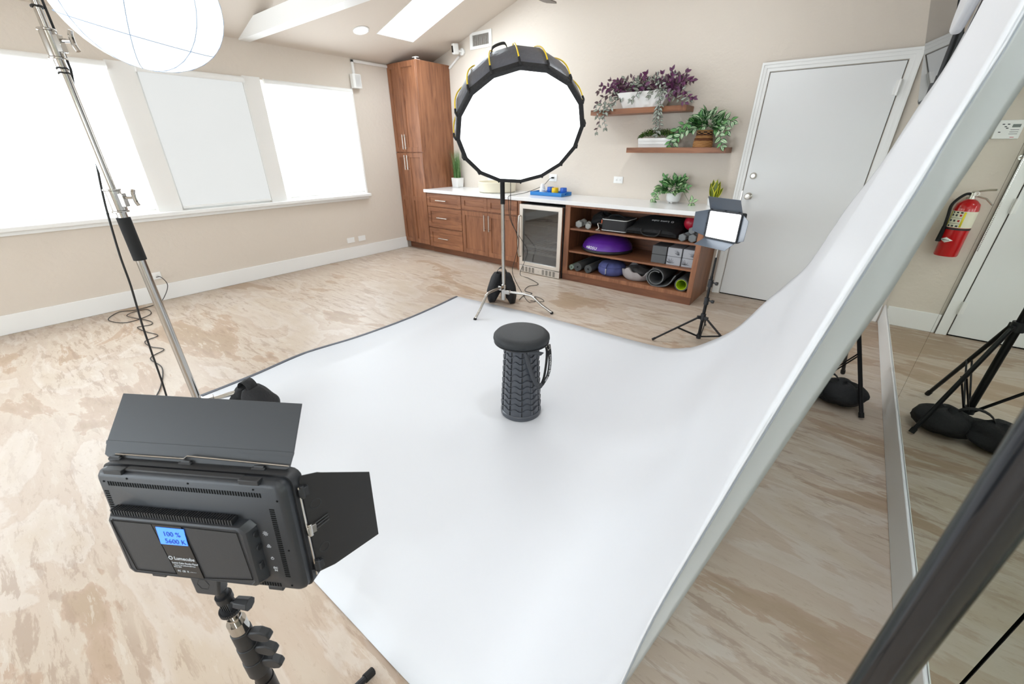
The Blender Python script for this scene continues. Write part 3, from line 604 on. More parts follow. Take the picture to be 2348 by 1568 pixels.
# sandbags on the chrome stands
def hangbag(x, y, z, rot, label, s=1.0):
    """saddle sandbag: two long pouches hanging either side of a leg"""
    t = thing('saddle_sandbag', (x, y, 0.0), label, 'sandbag'); ax = Vector((math.cos(rot), math.sin(rot), 0)); ay = Vector((-ax.y, ax.x, 0)); O = Vector((x, y, 0))
    for sg in (-1, 1):
        rows = []
        for i in range(15):
            u = i/14; zz = z*(1-u) + 0.012; w_ = (0.035 + 0.05*math.sin(math.pi*min(1, u*0.9+0.05)))*s; d_ = (0.02 + 0.036*math.sin(math.pi*min(1, u*0.85+0.1)))*s
            row = []
            for k in range(20):
                a = 2*math.pi*k/20; f = 1 + 0.10*math.sin(3*a+u*5+sg) + 0.06*math.sin(5*a-u*9)
                row.append(O + ax*(sg*(0.028 + 0.055*u)*s + d_*f*math.cos(a)) + ay*(w_*f*math.sin(a)) + Vector((0, 0, zz + 0.01*math.sin(4*a)*u)))
            rows.append(row)
        mb = MB(); mb.grid(rows, closed_v=True); nb = len(rows)*20
        mb.f.append(tuple(range(19, -1, -1))); mb.fm.append(0); mb.f.append(tuple(range(nb-20, nb))); mb.fm.append(0)
        mb.build('pouch', M_NYLON, t, ang=70)
    W = []
    for k in range(11):
        a = math.pi*k/10; c = O + ax*(-0.04*s*math.cos(a)) + Vector((0, 0, z - 0.01 + 0.06*s*math.sin(a))); W.append([c-ay*0.03, c+ay*0.03])
    MB().grid(W).build('strap', M_NYLON, t, solid=0.004)
    return t
hangbag(2.88, -1.70, 0.30, 0.5, 'black saddle sandbag over the base of the softbox stand', 1.3)
hangbag(3.02, -4.14, 0.22, 0.35, 'black saddle sandbag behind the near light panel flap, on the chrome leg', 1.1)

# ================================================================== OCTA SOFTBOX
n = Vector((0.5654, -0.5284, -0.6334)); Co = Vector((3.363, -2.045, 1.552)); R0 = 0.476
To = zframe(Co, n, (0, 0, 1)); NR = 16
t = thing('round_softbox', None, 'large glowing round softbox with yellow rods, tilted down at the stool', 'softbox', M=To)
def octa(r, k, z, off=0.0): a = 2*math.pi*(k+off)/NR + 0.12; return To @ Vector((r*math.cos(a), r*math.sin(a), z))
# shell from rim back to the speed ring
prof = [(R0, 0.0), (R0*1.015, -0.07), (R0*1.0, -0.17), (R0*0.93, -0.28), (R0*0.78, -0.39), (R0*0.50, -0.48), (0.10, -0.53)]
rows = []
for (r, z) in prof:
    row = []
    for k in range(NR):
        for q in range(3):
            f = 1 - 0.022*math.sin(math.pi*q/3.0)*(1 if r > 0.15 else 0); a0 = octa(r, k, z); a1 = octa(r, k+1, z); p = a0.lerp(a1, q/3); row.append(p)
    rows.append(row)
MB().grid(rows, closed_v=True).build('fabric_shell', M_FABRIC, t, ang=25, solid=0.003)
for k in range(NR):
    pts = smoothpath([octa(r*1.012+0.003, k, z) for r, z in prof[:6]], 4)
    rod = MB().tube(pts[1:], 0.0048, 8).build('rod', M_YELLOW, t)
    MB().tube([octa(R0*1.01, k, 0.012), octa(R0*1.03+0.003, k, -0.02), octa(R0*1.03+0.002, k, -0.055)], 0.008, 8).build('rod_pocket', M_NYLON, rod)
# rim band and diffuser
rim = MB(); rr = []
for k in range(NR):
    for q in range(2):
        rr.append([octa(1, k, 0).lerp(octa(1, k+1, 0), q/2)])
rows = []
for (r, z) in ((R0-0.027, 0.006), (R0+0.004, 0.014), (R0+0.010, 0.0), (R0+0.008, -0.03), (R0-0.02, -0.02)):
    rows.append([octa(r, k, z).lerp(octa(r, k+1, z), q/2) for k in range(NR) for q in range(2)])
MB().grid(rows, closed_u=True, closed_v=True).build('rim', M_NYLON, t, ang=30)
rows = []
for i in range(9):
    u = i/8; r = (R0-0.022)*u + 1e-4; z = 0.004 + 0.03*(1-u*u)
    rows.append([octa(r, k, z).lerp(octa(r, k+1, z), q/2) for k in range(NR) for q in range(2)])
MB().grid(rows, closed_v=True).build('diffuser', M_OCTA, t, ang=60)
MB().lathe([(0.07, -0.515), (0.085, -0.515), (0.085, -0.545), (0.07, -0.545)], To, 24, closed=True).build('speed_ring', M_NICKEL, t)
hd = MB().box((-0.055, -0.06, -0.72), (0.055, 0.06, -0.54), To).build('lamp_head', M_BLACK, t, bevel=0.01)
# carry strap on the top edge
s0 = octa(R0*0.93, 0, -0.27, 0.3); s1 = octa(R0*0.93, 0, -0.27, 0.95); mid = (s0+s1)/2 + (To @ Vector((1, 0.25, 0)) - To @ Vector((0,0,0)))*0.035
uo = (mid-(s0+s1)/2); cs = smoothpath([s0, s0.lerp(s1, .12)+uo*.8, mid, s1.lerp(s0, .12)+uo*.8, s1], 5)
MB().grid([[p - n*0.015, p + n*0.015] for p in cs]).build('carry_strap', M_NYLON, t, solid=0.003)
yk = MB(); hp = To @ Vector((0, 0, -0.62)); pt = Vector((2.965, -1.775, 1.62)); yk.tube([pt, pt.lerp(hp, 0.5) + Vector((0, 0, 0.02)), hp], 0.012, 8); yk.build('yoke', M_BLACK, t)

# ================================================================== LANTERN
Lc = Vector((2.645, -3.97, 2.06)); LR = 0.305
LM = Matrix.Translation(Lc) @ Matrix.Rotation(math.radians(14), 4, 'Y') @ Matrix.Rotation(math.radians(-8), 4, 'X')
t = thing('fabric_lantern', None, 'big white glowing fabric lantern at the upper left', 'lamp', M=LM)
rows = []; m_ = 26; n_ = 48
for i in range(m_+1):
    th = 0.25 + (math.pi-0.25)*i/m_; row = []
    for k in range(n_):
        a = 2*math.pi*k/n_; lobe = 1 - 0.035*abs(math.cos(a*4))*math.sin(th); row.append(LM @ Vector((LR*lobe*math.sin(th)*math.cos(a)*1.05, LR*lobe*math.sin(th)*math.sin(a)*1.05, LR*0.92*math.cos(th))))
    rows.append(row)
MB().grid(rows, closed_v=True).build('fabric_globe', M_LANT, t, ang=60)
M_SEAM = mat('pale_blue_seam', rgb(150, 170, 196), 0.7)
for k in range(8):
    a = math.pi*(k+0.5)/4; pts = []
    for i in range(15):
        th = 0.3 + (math.pi-0.3)*i/14; pts.append(LM @ Vector((LR*1.05*1.004*math.sin(th)*math.cos(a), LR*1.05*1.004*math.sin(th)*math.sin(a), LR*0.92*math.cos(th)*1.004)))
    MB().tube(pts, 0.0014, 5).build('seam', M_SEAM, t)
th = 2.12; MB().tube([LM @ Vector((LR*1.056*math.sin(th)*math.cos(a*math.pi/24), LR*1.056*math.sin(th)*math.sin(a*math.pi/24), LR*0.92*math.cos(th))) for a in range(49)], 0.0014, 5).build('seam', M_SEAM, t)
MB().cyl(LM @ Vector((0,0,LR*0.86)), LM @ Vector((0,0,LR*0.86+0.2)), 0.05, n=20).build('lamp_head', M_BLACK, t)
ar = MB(); ar.tube([(2.947, -4.36, 2.24), (2.72, -3.98, 2.49)], 0.011, 10); ar.build('boom_arm', M_BLACK, t)

# ================================================================== LED PANELS
def flap(t, P, poly, name='barn_door', m=None, m2=None, th=0.0016, crease=None):
    """P: frame with x,y in the flap plane; poly outline"""
    mb = MB(); mb.prism(poly, -th/2, th/2, P)
    o = mb.build(name, m or M_FLAP, t, smooth=False, bevel=0.0005, seg=1)
    if crease: crease(P, o)
    return o
def led_panel(label, X, Y, Z, O, w_, h_, back_detail, flaps):
    PM = Matrix((Vector(X), Vector(Y), Vector(Z))).transposed().to_4x4(); PM.translation = Vector(O)
    t = thing('led_panel', None, label, 'light panel', M=PM)
    def rr(w2, h2, r, k=4):
        out = []
        for cx, cy, a0 in ((w2-r, h2-r, 0), (-w2+r, h2-r, 90), (-w2+r, -h2+r, 180), (w2-r, -h2+r, 270)):
            for i in range(k+1): a = math.radians(a0+90*i/k); out.append((cx+r*math.cos(a), cy+r*math.sin(a)))
        return out
    return t, PM, rr
nX, nY, nZ = (0.8603, 0.5088, 0.0317), (-0.0934, 0.0962, 0.991), (0.5011, -0.8555, 0.1303); nO = (4.6718, -4.6939, 0.8497)
t, PM, rr = led_panel('dark grey light panel in the left foreground, seen from behind with lit blue screen', nX, nY, nZ, nO, .36, .2258, True, None)
# shell: rounded back (z toward the camera), light side faces -z
HW, HH = 0.175, 0.112
layers = [(0.0, -0.034, 0.016), (0.0, -0.004, 0.016), (0.003, 0.001, 0.015), (0.008, 0.004, 0.013)]
rows = [[PM @ Vector((x, y, z)) for x, y in rr(HW-i, HH-i, r)] for i, z, r in layers]
mb = MB(); mb.grid(rows, closed_v=True); k = len(rows[0]); mb.f.append(tuple(range(len(rows)*k-k, len(rows)*k))); mb.fm.append(0)
shell = mb.build('rear_shell', M_PANELB, t, ang=30)
mb = MB(); mb.prism(rr(HW-0.006, HH-0.006, 0.012), -0.036, -0.030, PM); mb.build('light_face', M_LED, t, smooth=False)
mb = MB()
for s, r in ((1, 0), (-1, 0)): pass
rows = [[PM @ Vector((x, y, z)) for x, y in rr(HW+i, HH+i, 0.017)] for i, z in ((0.0, -0.038), (0.0035, -0.038), (0.0035, -0.014), (0.0, -0.014))]
MB().grid(rows, closed_u=True, closed_v=True).build('rim', M_BLACK, t, ang=30)
# raised battery housing
bxp = [(-0.150, 0.037), (0.098, 0.037), (0.108, 0.027), (0.108, -0.080), (0.100, -0.088), (-0.144, -0.088), (-0.152, -0.080), (-0.156, 0.027)]
mb = MB(); cen = (-0.023, -0.026)
def sc_(p, k): return [(cen[0]+(x-cen[0])*k, cen[1]+(y-cen[1])*k) for x, y in p]
rows = [[PM @ Vector((x, y, z)) for x, y in sc_(bxp, k)] for k, z in ((1.03, 0.004), (1.0, 0.017), (0.975, 0.021), (0.93, 0.0225), (0.92, 0.0215))]
mb.grid(rows, closed_v=True); kk = len(bxp); mb.f.append(tuple(range(4*kk, 5*kk))); mb.fm.append(0)
hs = mb.build('rear_housing', M_PANELB, t, ang=25)
mb = MB(); mb.prism([(-0.066, 0.028), (-0.012, 0.028), (0.000, -0.082), (-0.050, -0.082)], 0.0218, 0.0224, PM); mb.build('gloss_strip', M_BLACKG, hs, smooth=False)
for pol in ([(-0.146, 0.028), (-0.068, 0.028), (-0.052, -0.078), (-0.132, -0.078)], [(-0.010, 0.028), (0.090, 0.026), (0.096, -0.072), (0.002, -0.080)]):
    mb = MB()
    for i in range(4):
        a = Vector((*pol[i], 0.0224)); b = Vector((*pol[(i+1) % 4], 0.0224)); mb.tube([PM @ a, PM @ b], 0.0005, 5)
    mb.build('panel_line', M_GAP, hs, smooth=False)
M_LCD = mat('lcd_blue', rgb(60, 120, 240), 0.3, emit=rgb(70, 132, 250), es=0.75); M_LCDT = mat('lcd_ink', rgb(24, 60, 150), 0.5); M_PRINT = mat('pale_print', rgb(206, 210, 216), 0.6)
lcd = MB().prism([(-0.0605, 0.0236), (-0.0075, 0.0236), (-0.0096, -0.0112), (-0.0615, -0.0121)], 0.0225, 0.0230, PM).build('lcd_screen', M_LCD, hs, smooth=False)
def TX(s, x, y, z, size, m, par, **k): return text(s, size, PM @ Matrix.Translation((x, y, z)), m, par, **k)
TX('100 %', -0.034, 0.0105, 0.0231, 0.0135, M_LCDT, lcd); TX('5600 K', -0.031, -0.0045, 0.0231, 0.0135, M_LCDT, lcd)
TX('Lumecube', -0.026, -0.0415, 0.0226, 0.0095, M_PRINT, hs)
MB().lathe([(0.0030, 0), (0.0044, 0), (0.0044, 0.0004), (0.0030, 0.0004)], PM @ Matrix.Translation((-0.0525, -0.0413, 0.0225)), 6, closed=True).build('hexagon_logo', M_PRINT, hs)
TX('Lume Cube Studio Panel', -0.0275, -0.0515, 0.0226, 0.0050, M_PRINT, hs); TX('Battery: 7.4V 6600mAh LED Panel', -0.029, -0.0565, 0.0226, 0.0029, M_PRINT, hs); TX('Power: 30W', -0.044, -0.0605, 0.0226, 0.0029, M_PRINT, hs)
TX('FC  CE  X  - - - -', -0.029, -0.0695, 0.0226, 0.0052, M_PRINT, hs)
# controls on the right of the back
for s, x, y, sz in (('DC\nIN', 0.127, -0.064, 0.0055),): TX(s, x, y, 0.0043, sz, M_PRINT, shell, name='symbol')
mb = MB()
for a in range(8):
    u = math.radians(45*a); mb.box((0.0028, -0.0004, 0), (0.0048, 0.0004, 0.0003), PM @ Matrix.Translation((0.124, 0.012, 0.0041)) @ Matrix.Rotation(u, 4, 'Z'))
mb.lathe([(0.0014, 0), (0.002, 0), (0.002, 0.0003), (0.0014, 0.0003)], PM @ Matrix.Translation((0.124, 0.012, 0.0041)), 12, closed=True)
for dx, dy in ((-0.0018, -0.001), (0.0018, -0.001), (0, 0.002)): mb.lathe([(0.0014, 0), (0.0019, 0), (0.0019, 0.0003), (0.0014, 0.0003)], PM @ Matrix.Translation((0.1245+dx, -0.0145+dy, 0.0041)), 12, closed=True)
mb.lathe([(0.0022, 0), (0.0028, 0), (0.0028, 0.0003), (0.0022, 0.0003)], PM @ Matrix.Translation((0.1255, -0.0405, 0.0041)), 14, closed=True); mb.box((0.1252, -0.040, 0.0041), (0.1258, -0.0370, 0.0046), PM)
mb.build('control_marks', M_PRINT, shell, smooth=False)
for y, nm in ((0.014, 'dial'), (-0.013, 'dial')): MB().lathe([(0.001, 0), (0.006, 0), (0.006, 0.006), (0.001, 0.006)], PM @ Matrix.Translation((0.106, y, 0.008)) @ Matrix.Rotation(math.pi/2, 4, 'Y'), 16).build(nm, M_BLACK, hs)
MB().box((0.104, -0.055, 0.008), (0.112, -0.042, 0.016), PM).build('power_switch', M_BLACK, hs, bevel=0.001)
# vent slots: dark recesses in rows, fins over the housing's top edge
mb = MB()
def slots(x0, y0, x1, y1, cnt, sx, sy, z=0.0041):
    for i in range(cnt):
        u = i/(cnt-1); x = lerp(x0, x1, u); y = lerp(y0, y1, u); mb.box((x-sx/2, y-sy/2, z-0.002), (x+sx/2, y+sy/2, z+0.0002), PM)
slots(-0.150, 0.0885, 0.132, 0.0885, 60, 0.0028, 0.0085)
slots(-0.150, -0.0995, -0.060, -0.0995, 20, 0.0028, 0.0075); slots(0.030, -0.0995, 0.128, -0.0995, 21, 0.0028, 0.0075)
slots(-0.1600, 0.072, -0.1600, -0.080, 34, 0.0080, 0.0026); slots(0.1465, 0.062, 0.1465, -0.078, 34, 0.0090, 0.0026)
mb.build('vent_slots', M_GAP, shell, smooth=False, kind='stuff')
mb = MB()
for i in range(46):
    x = -0.146 + i*0.0050; mb.box((x, 0.0355, 0.005), (x+0.0026, 0.0465, 0.0185), PM)
mb.build('cooling_fins', M_BLACK, hs, smooth=False, kind='stuff')
for x, y in ((-0.110, 0.101), (0.005, 0.101), (0.122, 0.099), (0.160, 0.080), (0.160, -0.02), (-0.158, 0.092), (-0.152, -0.098), (0.15, -0.098)):
    MB().lathe([(0.0005, 0), (0.0018, 0), (0.0018, 0.0006), (0.0005, 0.0006)], PM @ Matrix.Translation((x, y, 0.004)), 10).build('screw', M_GAP, shell)
# bars that carry the barn doors
mb = MB(); mb.box((-0.150, HH-0.004, -0.006), (-0.115, HH+0.005, 0.006), PM).box((0.100, HH-0.004, -0.006), (0.135, HH+0.005, 0.006), PM).box((-0.115, HH+0.000, -0.010), (0.10, HH+0.004, 0.0), PM).build('door_bracket', M_BLACK, t, bevel=0.001)
for x in (-0.125, 0.112): MB().box((x-0.014, -HH-0.007, -0.02), (x+0.014, -HH+0.001, 0.0), PM).build('clip', M_BLACK, t, bevel=0.001)
mb = MB(); mb.tube([PM @ Vector(p) for p in ((-0.165, HH+0.010, -0.03), (-0.03, HH+0.010, -0.03), (-0.022, HH+0.016, -0.03), (0.165, HH+0.010, -0.03))], 0.0016, 6).build('hinge_wire', M_CHROME, t)
mb = MB(); mb.tube([PM @ Vector((HW+0.007, y, -0.02)) for y in (0.09, -0.095)], 0.0016, 6).build('hinge_wire', M_CHROME, t)
# top flap leans forward 30 deg
a = math.radians(33); FO = Vector((-0.013, 0.115, -0.03)); FM = PM @ frame(FO, (1, 0, 0), (0, math.cos(a), -math.sin(a)))
tf = flap(t, FM, [(-0.170, 0.0), (0.172, 0.0), (0.178, 0.004), (0.180, 0.025), (0.178, 0.109), (-0.178, 0.112), (-0.182, 0.025), (-0.178, 0.004)])
MB().prism([(-0.181, 0.022), (0.1805, 0.022), (0.1812, 0.028), (-0.182, 0.028)], 0.0005, 0.0018, FM).build('fold_ridge', M_FLAP, tf, smooth=False)
for x in (-0.150, -0.012, 0.125):
    mb = MB(); mb.box((x-0.009, -0.010, -0.004), (x+0.009, 0.004, 0.006), FM); mb.cyl(FM @ Vector((x-0.012, -0.002, 0.003)), FM @ Vector((x+0.012, -0.002, 0.003)), 0.004, n=10); mb.build('hinge', M_BLACK, tf, bevel=0.0008, seg=1)
a = math.radians(58); FM = PM @ frame((HW+0.006, 0, -0.026), (math.cos(a), 0, -math.sin(a)), (0, 1, 0))
sf = flap(t, FM, [(0.0, 0.098), (0.004, 0.106), (0.03, 0.098), (0.036, 0.094), (0.122, 0.046), (0.122, -0.102), (0.03, -0.103), (0.0, -0.096)], m=M_FLAPB)
for y in (0.078, 0.0, -0.078):
    mb = MB(); mb.box((-0.006, y-0.008, 0.0), (0.010, y+0.008, 0.007), FM); mb.cyl(FM @ Vector((0.0, y-0.012, 0.004)), FM @ Vector((0.0, y+0.012, 0.004)), 0.004, n=10); mb.build('hinge', M_BLACK if y else M_CHROME, sf, bevel=0.0008, seg=1)
for y in (-0.006, 0.0, 0.006): MB().tube([FM @ Vector((0.006, y, 0.004)), FM @ Vector((0.034, y+0.004, 0.002))], 0.0011, 5).build('wire', M_CORD, sf)
for y in (0.042, -0.052): MB().lathe([(0.0085, 0), (0.0092, 0), (0.0092, 0.0004), (0.0085, 0.0004)], FM @ Matrix.Translation((0.018, y, 0.0008)), 24, closed=True).build('pressed_ring', M_FLAP, sf)
# bracket below the housing
mb = MB(); mb.prism([(-0.040, -0.083), (0.022, -0.083), (0.010, -0.130), (-0.036, -0.130)], -0.006, 0.016, PM); bk = mb.build('mount_bracket', M_PANELB, t, bevel=0.004)
MB().lathe([(0.0115, 0), (0.0128, 0), (0.0128, 0.0006), (0.0115, 0.0006)], PM @ Matrix.Translation((-0.014, -0.104, 0.0158)), 6, closed=True).build('hexagon_logo', M_BLACK, bk)
# its stand
bxn, byn = 4.668, -4.707
t = tripod('panel_stand', (bxn, byn), 'black stand with flip locks carrying the near light panel', r=0.225, hub=0.075, top=0.42, pr=0.0185, rot=math.radians(96), leg_r=0.010, low=0.03, steps=0)
MB().cyl((bxn, byn, 0.06), (bxn, byn, 0.40), 0.0183, n=20).build('column', M_DARKM, t)
MB().cyl((bxn, byn, 0.36), (bxn, byn, 0.50), 0.0165, n=20).build('riser', M_DARKM, t)
for i, z in enumerate((0.460, 0.508, 0.556)):
    mb = MB(); mb.cyl((bxn, byn, z-0.026), (bxn, byn, z+0.022), 0.0215-0.0015*i, n=24); u = Vector((0.82, 0.57, 0)); v = Vector((-0.57, 0.82, 0))
    lk = mb.build('lock_collar', M_BLACK, t, bevel=0.002)
    F = frame(Vector((bxn, byn, z+0.006)) + u*0.018, u, v); MB().prism([(0, -0.008), (0.014, -0.021), (0.028, -0.024), (0.039, -0.018), (0.041, -0.006), (0.030, 0.008), (0.012, 0.013), (0, 0.010)], -0.008, 0.008, F @ Matrix.Rotation(math.pi/2, 4, 'X') @ Matrix.Rotation(math.radians(25), 4, 'Z')).build('flip_lever', M_BLACK, lk, bevel=0.003)
mb = MB(); mb.cyl((bxn, byn, 0.58), (bxn, byn, 0.606), 0.017, n=24); mb.cyl((bxn, byn, 0.606), (bxn, byn, 0.618), 0.0105, n=20); mb.cyl((bxn, byn, 0.618), (bxn, byn, 0.622), 0.0125, n=20); mb.cyl((bxn, byn, 0.622), (bxn, byn, 0.645), 0.0085, n=20); mb.build('spigot', M_CHROME, t)
mb = MB()
for k in range(40):
    a = 2*math.pi*k/40; mb.box((0.016, -0.001, 0), (0.0185, 0.001, 0.008), Matrix.Translation((bxn, byn, 0.640)) @ Matrix.Rotation(a, 4, 'Z'))
mb.cyl((bxn, byn, 0.640), (bxn, byn, 0.648), 0.0168, n=28); mb.build('knurled_disc', M_BLACK, t)
mb = MB(); u = Vector((0.86, 0.51, 0)); v = Vector((-0.51, 0.86, 0)); B0 = Vector((bxn, byn, 0.648))
for k in (-2, -1, 0, 1, 2): mb.prism([(-0.008, 0), (0.008, 0), (0.008, 0.022), (0.0, 0.030), (-0.008, 0.022)], -0.0012, 0.0012, frame(B0 + u*k*0.0045, v, (0, 0, 1)))
mb.build('finger_joint', M_BLACK, t)
mb = MB(); c = B0 + Vector((0, 0, 0.022)); mb.cyl(c - u*0.018, c + u*0.022, 0.0045, n=12); mb.cyl(c + u*0.022, c + u*0.050, 0.011, 0.0125, n=8); mb.build('clamp_knob', M_BLACK, t, bevel=0.001)
mb = MB(); mb.cyl(c + Vector((0, 0, 0.004)), c + Vector((0, 0, 0.018)), 0.014, n=24); mb.cyl(c + Vector((0, 0, 0.018)), c + Vector((0, 0, 0.032)), 0.010, n=20); mb.build('swivel', M_BLACK, t)
# far panel facing the camera
fX, fY, fZ = (0.8509, -0.5247, 0.0272), (-0.0089, 0.0375, 0.9993), (-0.5253, -0.8505, 0.0272); fO = (4.7485, -1.3998, 0.923)
t, PM, rr = led_panel('small lit light panel with four open flaps beside the shelf cabinet', fX, fY, fZ, fO, .28, .187, False, None)
MB().prism(rr(0.140, 0.0935, 0.006), 0.0, 0.004, PM).build('light_face', M_LED, t, smooth=False)
MB().prism(rr(0.150, 0.103, 0.012), -0.04, -0.001, PM).build('rear_shell', M_PANELB, t, bevel=0.004)
rows = [[PM @ Vector((x, y, z)) for x, y in rr(0.140+i, 0.0935+i, 0.008)] for i, z in ((0.0, 0.001), (0.0, 0.006), (0.011, 0.007), (0.011, -0.02))]
MB().grid(rows, closed_u=True, closed_v=True).build('rim', M_PANELB, t, ang=30)
M_FLAPL = mat('blue_grey_flap', rgb(92, 100, 110), 0.35, 0.4)
def ff(o, x, y, poly, hp):
    FM = PM @ frame(o, x, y); f = flap(t, FM, poly, m=M_FLAPL, th=0.002)
    for a in hp: MB().box((a[0]-0.008, a[1]-0.006, -0.004), (a[0]+0.008, a[1]+0.006, 0.004), FM).build('hinge', M_BLACK, f)
c30, s30 = math.cos(math.radians(30)), math.sin(math.radians(30)); c60, s60 = math.cos(math.radians(60)), math.sin(math.radians(60))
ff((0, 0.106, 0.0), (1, 0, 0), (0, c30, s30), [(-0.150, 0), (0.142, 0), (0.146, 0.098), (-0.140, 0.106)], [(-0.13, 0), (0, 0), (0.12, 0)])
ff((-0.153, 0, 0.0), (-c60, 0, s60), (0, 1, 0), [(0, 0.103), (0, -0.094), (0.10, -0.056), (0.10, 0.083)], [(0, 0.08), (0, -0.07), (0, 0)])
ff((0.153, 0, 0.0), (c30, 0, s30), (0, 1, 0), [(0, 0.094), (0, -0.098), (0.112, -0.068), (0.118, 0.064)], [(0, 0.08), (0, -0.07), (0, 0)])
ff((0, -0.104, 0.0), (1, 0, 0), (0, -c60, s60), [(-0.145, 0), (0.135, 0), (0.138, 0.098), (-0.160, 0.098)], [(-0.12, 0), (0, 0), (0.12, 0)])
MB().box((-0.02, -0.13, -0.03), (0.02, -0.10, -0.006), PM).build('mount_bracket', M_BLACK, t)
px_, py_ = 4.757, -1.442
t = tripod('panel_stand', (px_, py_), 'slim black stand carrying the small lit panel beside the shelf cabinet', r=0.375, hub=0.215, top=0.70, pr=0.0125, rot=math.radians(216), leg_r=0.008, low=0.03, steps=2)
MB().cyl((px_, py_, 0.70), (px_, py_, 0.80), 0.0085, n=16).build('spigot', M_CHROME, t)
# ================================================================== STOOL
sx, sy = 4.187, -3.12
M_STOOL = mat('charcoal_plastic', rgb(70, 73, 79), 0.27); M_STOOLD = mat('dark_groove', rgb(14, 16, 18), 0.5); M_SEAT = mat('black_seat_fabric', rgb(30, 33, 36), 0.6, bump=(260, 0.25, 2))
t = thing('telescoping_stool', (sx, sy, 0.006), 'black round collapsible stool standing on the white backdrop', 'stool')
def SZ(z): return Vector((sx, sy, 0.006+z))
MB().lathe([(0.01, 0.0), (0.113, 0.0), (0.121, 0.004), (0.121, 0.026), (0.116, 0.032), (0.01, 0.032)], Matrix.Translation(SZ(0)), 48).build('base_ring', M_STOOL, t)
NS, z_, rr_ = 11, 0.030, 0.114
# each telescoping ring is a band with a wavy upper lip and vertical ribs
for i in range(NS):
    h = 0.0385; r0 = 0.114 - i*0.0020; rows = []
    NA = 120
    for (dr, dz, wv) in ((0.0, 0.0, 0), (0.0, h-0.004, 1), (0.0050, h-0.0005, 1), (0.0050, h+0.003, 1), (-0.0015, h+0.004, 1), (-0.004, h-0.004, 1), (-0.004, 0.0, 0)):
        row = []
        for k in range(NA):
            a = 2*math.pi*k/NA; row.append(SZ(0.030+i*h*0.985) + Vector(((r0+dr)*math.cos(a), (r0+dr)*math.sin(a), dz + wv*0.0080*math.cos(10*a))))
        rows.append(row)
    rg = MB().grid(rows, closed_u=True, closed_v=True).build('telescoping_ring', M_STOOL, t, ang=40)
    mb = MB()
    for k in range(10):
        a = 2*math.pi*(k+0.5)/10; Tm = Matrix.Translation(SZ(0.030+i*h*0.985)) @ Matrix.Rotation(a, 4, 'Z'); mb.box((r0-0.001, 0.0035, 0.004), (r0+0.0012, 0.0095, h-0.002), Tm)
    mb.build('latch_gap', M_STOOLD, rg, smooth=False, kind='stuff')
    mb = MB()
    for k in range(10):
        a = 2*math.pi*(k+0.5)/10; Tm = Matrix.Translation(SZ(0.030+i*h*0.985)) @ Matrix.Rotation(a, 4, 'Z'); mb.box((r0-0.001, -0.0105, 0.002), (r0+0.0042, 0.0035, h-0.002), Tm)
    mb.build('rib', M_STOOL, rg, bevel=0.0008, seg=1, kind='stuff')
zt = 0.030 + NS*0.0385*0.985
MB().lathe([(0.01, zt-0.002), (0.112, zt-0.002), (0.118, zt+0.004), (0.120, zt+0.018), (0.128, zt+0.026), (0.010, zt+0.026)], Matrix.Translation(SZ(0)), 48).build('seat_collar', M_STOOL, t)
MB().lathe([(0.01, zt+0.022), (0.135, zt+0.022), (0.150, zt+0.030), (0.157, zt+0.045), (0.155, zt+0.060), (0.142, zt+0.074), (0.12, zt+0.080), (0.05, zt+0.083), (0.004, zt+0.0835)], Matrix.Translation(SZ(0)), 64).build('seat_cushion', M_SEAT, t, ang=60)
MB().tube([SZ(zt+0.027) + Vector((0.151*math.cos(2*math.pi*k/48), 0.151*math.sin(2*math.pi*k/48), 0)) for k in range(49)], 0.0035, 6, caps=False).build('piping', M_BLACK, t)
# strap hanging in a loop from the right of the seat collar
rt = Vector((0.788, -0.615, 0)); fw = Vector((-0.615, -0.788, 0))      # to the picture's right / towards the camera
rt = Vector((0.79, 0.61, 0)); fw = Vector((0.61, -0.79, 0))
P = lambda a, b, z: SZ(z) + rt*a + fw*b
def ribbon(pts, wdir, w_, name, m, par, k=5):
    pp = smoothpath(pts, k); rows = []
    for i, p in enumerate(pp):
        tg = (pp[min(i+1, len(pp)-1)] - pp[max(i-1, 0)]).normalized(); wd_ = tg.cross(wdir).normalized(); rows.append([p - wd_*w_/2, p + wd_*w_/2])
    return MB().grid(rows).build(name, m, par, solid=0.0018, ang=60)
M_STRAP = mat('black_webbing', rgb(20, 20, 22), 0.7); M_STRAPG = mat('grey_webbing', rgb(62, 64, 68), 0.7)
st = ribbon([P(0.02, 0.122, zt+0.012), P(0.035, 0.124, zt-0.05), P(0.055, 0.124, zt-0.12), P(0.078, 0.118, zt-0.18), P(0.10, 0.108, zt-0.215), P(0.118, 0.09, zt-0.205)], (fw*.95+rt*.3).normalized(), 0.024, 'strap', M_STRAPG, t)
ribbon([P(0.100, 0.105, zt-0.217), P(0.125, 0.07, zt-0.185), P(0.138, 0.05, zt-0.11), P(0.142, 0.04, zt-0.03), P(0.135, 0.03, zt+0.012)], (rt*.75+fw*0.65).normalized(), 0.022, 'strap', M_STRAP, t)
s2 = [P(0.150, 0.03, zt+0.012), P(0.158, 0.035, zt-0.04), P(0.160, 0.045, zt-0.10), P(0.150, 0.06, zt-0.165), P(0.118, 0.085, zt-0.214)]
s3 = ribbon(s2, (rt*0.6+fw*0.8).normalized(), 0.024, 'strap', M_STRAP, t)
ribbon([P(0.03, 0.124, zt+0.010), P(0.075, 0.115, zt+0.004), P(0.105, 0.095, zt-0.012), P(0.112, 0.088, zt-0.018)], fw, 0.024, 'strap', M_STRAPG, t)
MB().tube([P(0.146, 0.03, zt+0.02), P(0.156, 0.05, zt+0.0), P(0.146, 0.055, zt-0.01), P(0.136, 0.035, zt+0.0), P(0.146, 0.03, zt+0.02)], 0.003, 8).build('buckle', M_NICKEL, t)
